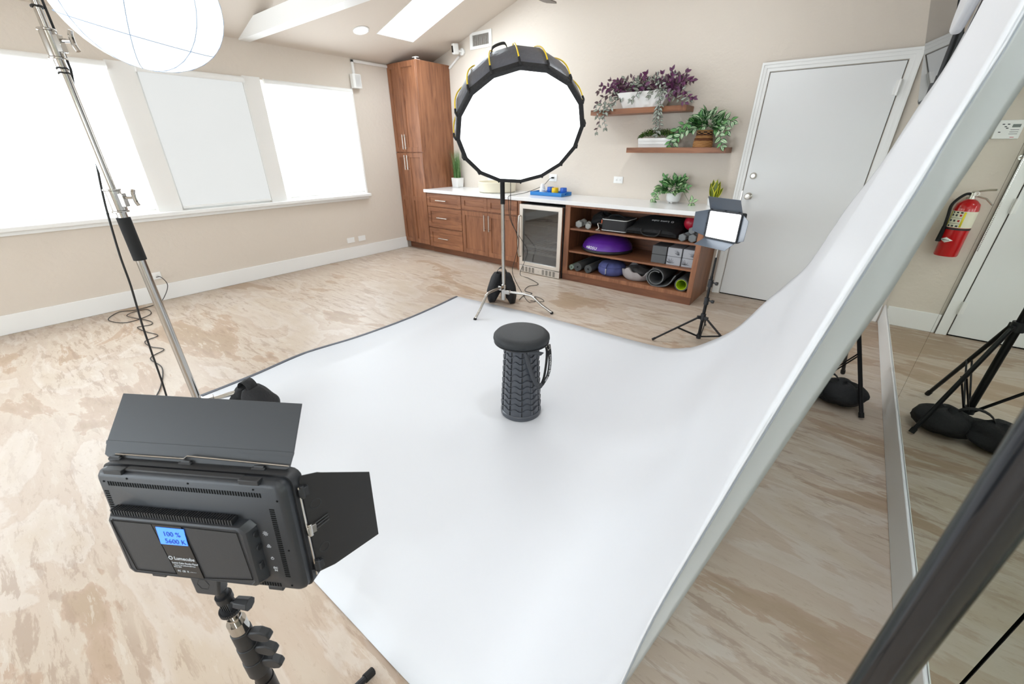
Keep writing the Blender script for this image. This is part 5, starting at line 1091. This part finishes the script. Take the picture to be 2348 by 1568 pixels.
for pts in ([(4.10,-.14,1.62),(4.0,-.18,1.66),(3.92,-.2,1.60),(3.88,-.22,1.52),(3.87,-.215,1.475)], [(4.10,-.12,1.64),(3.98,-.15,1.63),(3.90,-.18,1.55),(3.86,-.2,1.47)], [(4.12,-.16,1.62),(4.03,-.22,1.60),(3.97,-.24,1.55),(3.93,-.22,1.49)], [(4.22,-.14,1.64),(4.32,-.18,1.64),(4.38,-.2,1.58)], [(4.2,-.14,1.62),(4.30,-.2,1.60),(4.34,-.24,1.53),(4.37,-.25,1.46)], [(4.2,-.12,1.64),(4.33,-.13,1.68),(4.40,-.15,1.66)]): vine(t, pts, [L_P, L_G2, L_P], .076, .022, M_STEMG)
# pothos in a white footed pot on the worktop
CZ = 0.912
t = thing('pothos_plant', (3.945, -0.13, CZ), 'variegated pothos in a white footed pot on the worktop', 'plant')
M_MARB = mat('speckled_white_ceramic', rgb(234, 234, 232), 0.35, bump=(20, .15, 3))
MB().lathe([(0.02, 0.012), (0.055, 0.012), (0.066, 0.020), (0.072, 0.05), (0.074, 0.115), (0.068, 0.115), (0.064, 0.10), (0.01, 0.10)], Matrix.Translation((3.965, -0.125, CZ)), 36).build('pot', M_MARB, t)
for k in range(3):
    a = k*2.09+0.6; MB().cyl((3.965+.045*math.cos(a), -.125+.045*math.sin(a), CZ), (3.965+.045*math.cos(a), -.125+.045*math.sin(a), CZ+.016), .010, .014, 10).build('pot_foot', M_MARB, t)
bush(t, (3.945, -0.14, CZ+0.125), (0.125, 0.09, 0.10), 110, [L_G, L_G, L_G2], 0.080)
for pts in ([(3.92,-.15,1.03),(3.86,-.19,1.06),(3.81,-.2,1.0),(3.78,-.21,.95)], [(3.92,-.14,1.03),(3.85,-.17,1.05),(3.79,-.18,1.0),(3.80,-.19,.93)], [(4.0,-.14,1.03),(4.05,-.16,1.06),(4.10,-.17,1.08)], [(3.92,-.1,1.05),(3.85,-.1,1.13),(3.83,-.1,1.16)], [(4.0,-.1,1.05),(4.03,-.1,1.12),(4.04,-.12,1.16)]): vine(t, pts, [L_G, L_G2], .074, .024, M_STEMG)
MB().tube(smoothpath([(4.0,-.16,1.03),(4.07,-.2,1.04),(4.13,-.22,.98),(4.17,-.23,.93)], 5), .002, 5).build('stem', M_STEMG, t)
for q, d in (((4.17,-.23,.94),(.3,-.2,.6)), ((4.18,-.23,.93),(.5,0,-.2)), ((4.19,-.235,.96),(-.2,-.1,.7)), ((4.2,-.235,.95),(.4,-.1,.2)), ((4.185,-.24,.93),(-.1,-.4,-.3))): leaf(L_G, t, Vector(q), Vector(d), Vector((0,-1,.2)), .052)
# snake plant
t = thing('snake_plant', (4.36, -0.12, CZ), 'small snake plant with yellow-edged leaves at the worktop end', 'plant')
MB().lathe([(0.02, 0), (0.045, 0), (0.055, 0.07), (0.050, 0.07), (0.046, 0.06), (0.01, 0.06)], Matrix.Translation((4.36, -0.12, CZ)), 28).build('pot', M_WHITEP, t)
M_SN = leafmat('snake_leaf', rgb(96, 110, 30), rgb(112, 124, 36), rgb(120, 132, 40)); nt = M_SN.node_tree
for r_ in [x for x in nt.nodes if x.type == 'VALTORGB']:
    e = r_.color_ramp.elements
    for x in e: x.color = rgb(98, 112, 34) if x.position < .7 else rgb(218, 214, 60)
L_S = leafmesh('snake_leaf', M_SN, .36, .35, -.35, 7)
for k in range(9):
    a = k*2.4; r = .012+.004*k; e = 0.12+0.065*k; L = 0.20-0.008*k
    leaf(L_S, t, Vector((4.36+math.cos(a)*.012, -.12+math.sin(a)*.012, CZ+.055)), Vector((math.cos(a)*e, math.sin(a)*e*.7-.05, 1)), Vector((-math.cos(a)*.3, -math.sin(a)-.4, .2)), L)
# grass in a white pot
t = thing('grass_plant', (0.725, -0.10, CZ), 'tall green ornamental grass in a square white pot beside the tall cabinet', 'plant')
rows = [[Vector((.725+a*h, -.10+b*h, CZ+z)) for a, b in ((-1,-1),(1,-1),(1,1),(-1,1))] for h, z in ((.058, 0), (.066, .13), (.058, .13), (.056, .11))]
mb = MB().grid(rows, closed_v=True); mb.f.append((3,2,1,0)); mb.fm.append(0); mb.f.append((12,13,14,15)); mb.fm.append(0); mb.build('pot', M_WHITEP, t, bevel=.003)
M_GR1 = mat('grass_green', rgb(78, 124, 62), .5); M_GR2 = mat('grass_pale', rgb(150, 178, 120), .5); mb = MB()
for _ in range(230):
    a = rnd.uniform(0, 6.28); lean = rnd.uniform(.0, .34); H = rnd.uniform(.22, .42); b = Vector((.725+rnd.uniform(-.04,.04), -.10+rnd.uniform(-.04,.04), CZ+.11)); w_ = .0028; mb.m = 1 if rnd.random() < .3 else 0
    d = Vector((math.cos(a), math.sin(a)*.7-.1, 0)); s = Vector((-d.y, d.x, 0)).normalized()*w_; P_ = []
    for i in range(5):
        u = i/4; c = b + d*lean*H*u*u*1.1 + Vector((0,0,H*u*(1-.1*lean*u))); c.y = min(c.y, -.01); c.x = max(c.x, 0.6) if c.z < 2.4 else c.x
        P_.append([c-s*(1-u*.85), c+s*(1-u*.85)])
    mb.grid(P_)
mb.build('grass_blades', [M_GR1, M_GR2], t, kind='stuff')
# ================================================================== ON THE WORKTOP
M_CREAM = mat('cream_glaze', rgb(226, 218, 196), 0.35)
t = thing('vessel_sink', (1.72, -0.30, 0.911), 'round cream vessel sink on the worktop under the softbox', 'sink')
MB().lathe([(0.02, 0), (0.235, 0), (0.250, 0.01), (0.255, 0.125), (0.245, 0.130), (0.238, 0.12), (0.230, 0.03), (0.02, 0.02)], Matrix.Translation((1.66, -0.29, 0.911)), 56).build('bowl', M_CREAM, t)
t = thing('soap_box', (1.46, -0.12, 0.911), 'white rectangular box standing behind the cream sink', 'box')
MB().box((1.33, -0.10, 0.911), (1.53, -0.03, 1.13)).build('body', M_WHITE, t, bevel=.006)
t = thing('faucet', (1.26, -0.26, 0.911), 'tiny dark faucet lever left of the cream sink', 'faucet')
mb = MB(); mb.cyl((1.36, -.33, .911), (1.36, -.33, .95), .012, n=12); mb.tube([(1.36,-.33,.95),(1.34,-.33,.965)], .007, 8); mb.build('lever', M_STEEL, t)
t = thing('serving_tray', (2.45, -0.27, 0.911), 'bright blue wooden tray on the worktop', 'tray')
M_BLUE = mat('tray_blue', rgb(14, 118, 190), 0.4); X0, X1, Y0, Y1, z0 = 2.26, 2.72, -0.36, -0.12, 0.9115
mb = MB(); mb.box((X0, Y0, z0), (X1, Y1, z0+.008)).box((X0, Y0, z0+.008), (X1, Y0+.01, z0+.042)).box((X0, Y1-.01, z0+.008), (X1, Y1, z0+.042)).box((X0, Y0+.01, z0+.008), (X0+.01, Y1-.01, z0+.042))
mb.box((X1-.01, Y0+.01, z0+.008), (X1, Y1-.01, z0+.016)).box((X1-.01, Y0+.01, z0+.032), (X1, Y1-.01, z0+.042)).box((X1-.01, Y0+.01, z0+.016), (X1, Y0+.08, z0+.032)).box((X1-.01, Y1-.08, z0+.016), (X1, Y1-.01, z0+.032))
mb.build('tray_body', M_BLUE, t, bevel=.002)
for x, y, m, lb in ((2.46, -.20, mat('cup_blue', rgb(20, 96, 200), .25), 'blue cup on the tray, left of the yellow cup'), (2.56, -.25, mat('cup_yellow', rgb(250, 206, 16), .3), 'yellow cup in the middle of the blue tray'), (2.655, -.21, MATS['cup_blue'], 'blue cup on the tray, right of the yellow cup')):
    t = thing('drinking_cup', (x, y, z0+.009), lb, 'cup', 'cups on the blue tray')
    MB().lathe([(.01, 0), (.034, 0), (.040, .012), (.042, .05), (.040, .082), (.0375, .082), (.038, .05), (.035, .012), (.01, .008)], Matrix.Translation((x, y, z0+.009)), 32).build('cup', m, t)
t = thing('white_dispenser', (2.36, -.22, z0+.009), 'white tapered dispenser with a cable on the blue tray', 'dispenser')
MB().lathe([(.01, 0), (.042, 0), (.042, .01), (.030, .085), (.022, .112), (.01, .116)], Matrix.Translation((2.34, -.20, z0+.009)), 28).build('body', M_WHITE, t)
MB().tube(smoothpath([(2.34,-.22,z0+.1),(2.39,-.28,z0+.07),(2.45,-.30,z0+.06),(2.48,-.28,z0+.02)], 5), .0022, 6).build('cable', M_WHITE, t)
MB().tube(smoothpath([(2.36,-.30,z0+.013),(2.40,-.31,z0+.03),(2.44,-.27,z0+.013),(2.40,-.25,z0+.02),(2.37,-.28,z0+.012),(2.42,-.33,z0+.018)], 5), .003, 6).build('black_cable', M_CORD, t)
# ================================================================== IN THE OPEN CABINET
TZ1, TZ2, TZ3 = 0.6125, 0.3565, 0.1195      # tops of the three shelves
def dumbbell(p, d, label, hm, r=.042, L=.17, grp='hex dumbbells on the top tier'):
    p = Vector(p); d = Vector(d).normalized(); t = thing('hex_dumbbell', p, label, 'dumbbell', grp); c = p + Vector((0,0,r*.87))
    for s in (-1, 1):
        F = zframe(c + d*s*L*.5, d*s, (0,0,1)); MB().lathe([(.002, -.05), (r*.9, -.05), (r, -.042), (r, -.006), (r*.82, 0), (.002, 0)], F @ Matrix.Rotation(math.radians(0), 4, 'Z'), 6).build('hex_head', hm, t, smooth=False, bevel=.002)
    MB().cyl(c - d*(L*.5-.04), c + d*(L*.5-.04), .013, n=14).build('grip', M_NICKEL, t)
M_HEXW = mat('pale_neoprene', rgb(176, 178, 174), .6); M_HEXG = mat('grey_rubber', rgb(120, 124, 126), .7)
dumbbell((3.06, -.44, TZ1), (0.1, -1, 0), 'pale hex dumbbell at the left end of the top tier', M_HEXW, .044); dumbbell((3.165, -.46, TZ1), (0.45, -1, 0), 'second pale hex dumbbell on the top tier, beside the black pouch', M_HEXW, .036)
dumbbell((4.255, -.485, TZ1), (-.1, -1, 0), 'grey hex dumbbell under the red ball', M_HEXG, .040); dumbbell((4.352, -.485, TZ1), (-.1, -1, 0), 'right grey hex dumbbell under the red ball, nearest the cabinet side', M_HEXG, .043)
dumbbell((4.325, -.47, TZ1+.072), (-.1, -1, 0), 'grey hex dumbbell resting on top of the other two', M_HEXG, .036, .14)
t = thing('black_pouch', (3.27, -.30, TZ1), 'crumpled black nylon pouch left of the piped case', 'bag')
blob(MB(), Matrix.Translation((3.25, -.28, TZ1+.075)), .12, .15, .085, 5, amp=.16, flat=.85).build('pouch', M_NYLON, t, ang=60)
t = thing('piped_case', (3.49, -.42, TZ1), 'black zipped equipment case with white piping on the top tier', 'bag')
CX0, CX1, CY0, CY1, CH = 3.365, 3.655, -.55, -.26, .135
def rrect(x0, x1, y0, y1, r, k=4):
    out = []
    for cx, cy, a0 in ((x1-r, y1-r, 0), (x0+r, y1-r, 90), (x0+r, y0+r, 180), (x1-r, y0+r, 270)):
        for i in range(k+1): a = math.radians(a0+90*i/k); out.append((cx+r*math.cos(a), cy+r*math.sin(a)))
    return out
rc_ = rrect(CX0, CX1, CY0, CY1, .03); MB().prism(rc_, TZ1+.002, TZ1+CH).build('case_body', mat('case_fabric', rgb(46, 46, 48), .8, bump=(120, .3, 2)), t, bevel=.01)
for z in (TZ1+.014, TZ1+CH-.006): MB().tube([Vector((x, y, z)) for x, y in rc_+rc_[:1]], .0035, 6, caps=False).build('piping', M_WHITE, t)
MB().tube(smoothpath([(3.42,-.48,TZ1+CH),(3.44,-.48,TZ1+CH+.03),(3.52,-.45,TZ1+CH+.035),(3.60,-.43,TZ1+CH)], 4), .008, 8).build('handle', M_NYLON, t)
MB().tube(smoothpath([(3.37,-.52,TZ1+.07),(3.33,-.56,TZ1+.08),(3.35,-.57,TZ1+.03),(3.32,-.575,TZ1+.008),(3.37,-.575,TZ1+.006)], 5), .005, 8).build('strap_clip', M_NICKEL, t)
bx('zip_pull', (3.366, -.553, TZ1+.085), (3.374, -.545, TZ1+.12), mat('orange_tab', rgb(214, 110, 70), .6), t)
t = thing('black_carry_bag', (3.93, -.36, TZ1), 'flat black carry bag with upside-down white lettering on the top tier', 'bag')
rows = []
BX0, BX1 = 3.66, 4.19
for i in range(9):
    u = i/8; th = math.pi*u; 
cs_ = [(-.56, .02), (-.575, .045), (-.56, .075), (-.50, .09), (-.40, .105), (-.28, .155), (-.14, .165), (-.10, .15), (-.09, .01), (-.5, .004)]
rows = []
for i in range(13):
    u = i/12; x = lerp(BX0, BX1, u); k = 1 - .35*abs(2*u-1)**6; rows.append([Vector((x, -.33+(y+.33)*(.92+.08*k), TZ1+.003+z*k*(1+.05*math.sin(9*u+y*20)))) for y, z in cs_])
mb = MB().grid(rows, closed_v=True); nb = len(cs_); mb.f.append(tuple(range(nb))); mb.fm.append(0); mb.f.append(tuple(range(12*nb, 13*nb))); mb.fm.append(0); mb.build('bag_body', M_NYLON, t, ang=45, bevel=.004)
MB().tube(smoothpath([(3.83,-.57,TZ1+.08),(3.84,-.585,TZ1+.045),(3.88,-.585,TZ1+.02),(3.98,-.585,TZ1+.02),(4.02,-.585,TZ1+.045),(4.03,-.57,TZ1+.08)], 5), .008, 8).build('handle', M_STRAP, t)
MB().tube([(3.68,-.583,TZ1+.046),(4.17,-.583,TZ1+.046)], .003, 6).build('zipper', M_GAP, t)
F = frame((3.93, -.352, TZ1+.137), (-1, 0, 0), (0, -math.cos(.45), -math.sin(.45))); F = F
text('Lume cube', .042, F @ Matrix.Translation((-.012, 0, 0)), M_WPRINT, t)
MB().lathe([(.011, 0), (.0145, 0), (.0145, .001), (.011, .001)], F @ Matrix.Translation((-.138, 0, 0)), 6, closed=True).build('hexagon_logo', M_WPRINT, t)
t = thing('red_exercise_ball', (4.30, -.27, TZ1+.07), 'small red exercise ball behind the dumbbells on the top tier', 'ball')
MB().lathe([(max(.0015, .074*math.sin(math.pi*i/24)), .074-.074*math.cos(math.pi*i/24)) for i in range(25)], Matrix.Translation((4.262, -.36, TZ1+.076)), 40).build('ball', mat('ball_red', rgb(176, 24, 50), .35), t)
MB().cyl((4.262, -.442, TZ1+.165), (4.262, -.448, TZ1+.165), .006, n=12).build('plug', MATS['ball_red'], t)
# balance dome
t = thing('balance_dome', (3.41, -.31, TZ2), 'purple half-dome balance trainer on the middle tier', 'balance trainer'); dc = Vector((3.352, -.31, TZ2)); RB = .288
M_PURP = mat('purple_rubber', rgb(92, 40, 150), .38)
dome = MB().lathe([(RB, .034), (RB*.985, .06), (RB*.94, .09), (RB*.86, .118), (RB*.74, .143), (RB*.58, .163), (RB*.38, .177), (RB*.16, .184), (.002, .185)], Matrix.Translation(dc) @ Matrix.Scale(.98, 4, (0,1,0)), 72).build('dome', M_PURP, t, ang=60)
for r, z in ((.95, .0845), (.88, .1125), (.78, .136)): MB().tube([dc + Vector((RB*r*math.cos(2*math.pi*k/60), RB*r*.98*math.sin(2*math.pi*k/60), z)) for k in range(61)], .0016, 5, caps=False).build('ridge', M_PURP, dome)
MB().lathe([(.01, 0), (RB*.92, 0), (RB*1.0, .008), (RB*1.035, .022), (RB*1.03, .036), (RB*.99, .040), (.01, .040)], Matrix.Translation(dc) @ Matrix.Scale(.98, 4, (0,1,0)), 72).build('platform', M_BLACK, t)
for i, ch in enumerate('@BOSU'):
    a = math.radians(-117 + i*6.2); rd = RB*1.0; pz = dc + Vector((rd*math.cos(a), rd*.98*math.sin(a), .064)); nn = Vector((math.cos(a), math.sin(a), .28)).normalized(); tg = Vector((-math.sin(a), math.cos(a), 0)); up = nn.cross(tg)
    F = Matrix((tg, up, nn)).transposed().to_4x4(); F.translation = pz + nn*.002
    if i: text(ch, .044, F, M_WPRINT, dome, shear=.15, ext=.001)
    else: MB().lathe([(.008, -.003), (.011, -.003), (.011, .001), (.008, .001)], F, 16, closed=True).build('logo', M_WPRINT, dome); MB().cyl(F @ Vector((0,0,-.003)), F @ Vector((0,0,.001)), .004, n=10).build('logo', M_WPRINT, dome)
# yoga blocks, two high by three
M_BLKD = mat('dark_grey_foam', rgb(96, 98, 100), .85); M_BLKL = mat('pale_grey_foam', rgb(172, 174, 180), .8); M_LEAFP = mat('leaf_print_grey', rgb(92, 94, 100), .8); M_BLKS = mat('block_side', rgb(40, 42, 48), .8)
posn = ['left column, dark grey, {}', 'middle column, pale with leaf print, {}', 'right column, pale with leaf print, {}']
for i, x0 in enumerate((3.965, 4.125, 4.277)):
    for j in range(2):
        z0 = TZ2 + j*.0895; x1 = x0 + (.150 if i == 0 else .142); t = thing('yoga_block', ((x0+x1)/2, -.4, z0), 'yoga block, ' + posn[i].format('upper one' if j else 'lower one'), 'yoga block', 'stacked yoga blocks')
        MB().box((x0, -.54, z0), (x1, -.31, z0+.087)).build('block', M_BLKD if i == 0 else M_BLKL, t, bevel=.005)
        if i:
            bx('side_layer', (x0-.003, -.538, z0+.003), (x0+.001, -.312, z0+.084), M_BLKS, t)
            mb = MB(); r2 = random.Random(i*5+j)
            fx = x1-.02 if j else x0+.03
            for q in range(9):
                a = math.radians((100+q*17) if j else (-20+q*22)); L = r2.uniform(.03, .075); c0 = Vector((fx, -.541, z0+.02)); pts = []
                for s in range(5):
                    u = s/4; pts.append(c0 + Vector((math.cos(a+.5*u)*L*u, 0, abs(math.sin(a+.3*u))*L*u*.85)))
                pts = [Vector((min(max(p.x, x0+.006), x1-.006), p.y, min(p.z, z0+.08))) for p in pts]
                mb.tube(pts, [.0006, .0018, .0022, .0014, .0004], 4)
            mb.build('leaf_print', M_LEAFP, t, smooth=False)
# bottom tier
def rollmat(c, r, L, label, m, rin=.010, th=.005, grp='rolled mats on the bottom tier', turns=None, dirv=(0.0, 1, 0)):
    t = thing('rolled_mat', (c[0], c[1], TZ3), label, 'mat', grp); n_t = turns or (r-rin)/(th*1.25); N = int(n_t*26); d = Vector(dirv).normalized(); sd = Vector((d.y, -d.x, 0)); O = Vector((c[0], c[1], TZ3+r+.001)); po, pi_ = [], []
    for i in range(N+1):
        a = -math.pi/2 - 2*math.pi*n_t*(1-i/N); rr_ = rin + (r-rin)*i/N
        po.append((rr_, a))
    rows = []
    for rr_, a in po:
        q = [(rr_-th, 0), (rr_, 0), (rr_, L), (rr_-th, L)]; rows.append([O + sd*(x*math.cos(a)) + Vector((0,0,x*math.sin(a))) + d*y for x, y in q])
    mb = MB().grid(rows, closed_v=True); k = len(rows)*4; mb.f.append((0,1,2,3)); mb.fm.append(0); mb.f.append((k-4,k-3,k-2,k-1)); mb.fm.append(0); mb.build('mat_sheet', m, t, ang=50)
    return t
M_MAT = mat('charcoal_mat', rgb(78, 80, 80), .85, bump=(200, .3, 1)); M_MINT = mat('mint_mat', rgb(150, 166, 152), .85); M_MATB = mat('mid_grey_mat', rgb(96, 98, 99), .85, bump=(200, .3, 1))
rollmat((3.038, -.57), .034, .45, 'thin mint green rolled mat in the bottom left corner of the cabinet', M_MINT, .012, .005)
rollmat((3.130, -.585), .052, .50, 'charcoal rolled mat second from the left on the bottom tier', M_MAT, .014, .006); rollmat((3.268, -.585), .050, .50, 'charcoal rolled mat right beside the blue cushion', M_MAT, .014, .006)
t = thing('blue_bolster', (3.51, -.44, TZ3), 'plump blue meditation cushion with a side strap on the bottom tier', 'cushion')
M_NAVY = mat('slate_blue_cotton', rgb(78, 84, 136), .85, bump=(40, .25, 3)); BT = Matrix.Translation((3.495, -.43, TZ3))
prf = [(.004, 0), (.12, .002), (.148, .022), (.157, .065), (.152, .105), (.128, .135), (.08, .148), (.004, .150)]
rows = []
for r, z in prf:
    rows.append([BT @ Vector((r*(1+.02*math.cos(12*a))*math.cos(a), r*(1+.02*math.cos(12*a))*math.sin(a), z)) for a in [2*math.pi*k/72 for k in range(72)]])
mb = MB().grid(rows, closed_v=True); mb.f.append(tuple(range(7*72, 8*72))); mb.fm.append(0); bo = mb.build('cushion', M_NAVY, t, ang=80)
ribbon([Vector((3.495, -.592, TZ3+.012)), Vector((3.495, -.598, TZ3+.065)), Vector((3.495, -.585, TZ3+.12)), Vector((3.495, -.55, TZ3+.14))], Vector((1,0,0)), .018, 'carry_strap', mat('navy_strap', rgb(48, 52, 92), .8), t)
MB().box((3.490, -.6005, TZ3+.035), (3.500, -.5995, TZ3+.095)).build('brand_tab', M_WPRINT, t)
MB().tube([Vector((3.495+.156*math.cos(a), -.43+.156*math.sin(a), TZ3+.10)) for a in [math.pi*(1+k/30) for k in range(31)]], .0018, 5).build('seam', MATS['navy_strap'], t)
t = thing('grey_pouf', (3.80, -.42, TZ3), 'crumpled light grey cushion cover with a dark inside', 'cushion')
M_LG = mat('light_grey_cotton', rgb(166, 160, 160), .85, bump=(30, .5, 4)); M_DG = mat('dark_grey_lining', rgb(74, 72, 72), .9, bump=(30, .5, 4))
rows = []
for i, (r, z) in enumerate(((.004, 0), (.13, .004), (.155, .03), (.165, .07), (.168, .105), (.150, .108), (.145, .07), (.004, .06))):
    row = []
    for k in range(80):
        a = 2*math.pi*k/80; f = 1 + (.018*math.sin(11*a) + .02*math.sin(7*a+1))*(z/.1); zz = z + (.028*math.sin(3*a+1.2) + .012*math.sin(9*a))*(1 if i in (4, 5) else .3 if z > .05 else 0)
        row.append(Vector((3.80+r*f*math.cos(a), -.42+r*f*math.sin(a), TZ3+max(0,zz))))
    rows.append(row)
mb = MB().grid(rows, closed_v=True); mb.build('cover', M_LG, t, ang=80)
blob(MB(), Matrix.Translation((3.80, -.41, TZ3+.085)), .138, .14, .055, 9, amp=.10, n=40).build('lining', M_DG, t, ang=60)
# large roll with loose tail
t = thing('thick_exercise_mat', (4.05, -.58, TZ3), 'large loosely rolled thick grey mat with its end trailing right', 'mat', 'rolled mats on the bottom tier')
O = Vector((4.055, -.585, TZ3+.098)); pts = []
for i in range(60): a = math.radians(-100 - 560*(1-i/59)); r = .062 + .034*i/59; pts.append((O.x + r*math.cos(a), O.z + r*math.sin(a)))
pts = [p for p in pts][:]
tail = smoothpath([(pts[-1][0], 0, pts[-1][1]), (4.11, 0, TZ3+.008), (4.175, 0, TZ3+.028), (4.215, 0, TZ3+.07), (4.236, 0, TZ3+.115), (4.256, 0, TZ3+.15)], 5); pts += [(p.x, p.z) for p in tail[1:]]
rows = []
for i, (x, z) in enumerate(pts):
    a = Vector(pts[max(i-1, 0)]); b = Vector(pts[min(i+1, len(pts)-1)]); n2 = Vector((-(b-a).y, (b-a).x)).normalized()*.0055; rows.append([Vector((x+n2.x, O.y, z+n2.y)), Vector((x-n2.x, O.y, z-n2.y)), Vector((x-n2.x, O.y+.5, z-n2.y)), Vector((x+n2.x, O.y+.5, z+n2.y))])
mb = MB().grid(rows, closed_v=True); k = len(rows)*4; mb.f.append((0,1,2,3)); mb.fm.append(0); mb.f.append((k-4,k-3,k-2,k-1)); mb.fm.append(0); mb.build('mat_sheet', M_MATB, t, ang=60)
t = thing('foam_roller', (4.325, -.42, TZ3), 'grey foam roller with a lime green lining at the bottom right', 'foam roller'); Tm = frame((4.328, -.59, TZ3+.067), (1,0,0), (0,0,1)) 
Tm = Matrix.Translation((4.328, -.59, TZ3+.067)) @ Matrix.Rotation(-math.pi/2, 4, 'X'); rows = []
for r, z in ((.053, .0), (.066, .0), (.066, .33), (.053, .33)):
    rows.append([Tm @ Vector(((r*(1+(.02*math.cos(14*a) if r > .06 else 0)))*math.cos(a), (r*(1+(.02*math.cos(14*a) if r > .06 else 0)))*math.sin(a), z)) for a in [2*math.pi*k/84 for k in range(84)]])
MB().grid(rows, closed_u=True, closed_v=True).build('foam_sleeve', M_MAT, t, ang=50)
MB().lathe([(.049, -.001), (.0528, -.001), (.0528, .331), (.049, .331)], Tm, 48, closed=True).build('inner_tube', mat('lime_plastic', rgb(186, 214, 30), .4), t)
MB().lathe([(.001, .30), (.0485, .30), (.0485, .305), (.001, .305)], Tm, 32).build('end_plug', mat('lime_dark', rgb(120, 140, 30), .5), t)
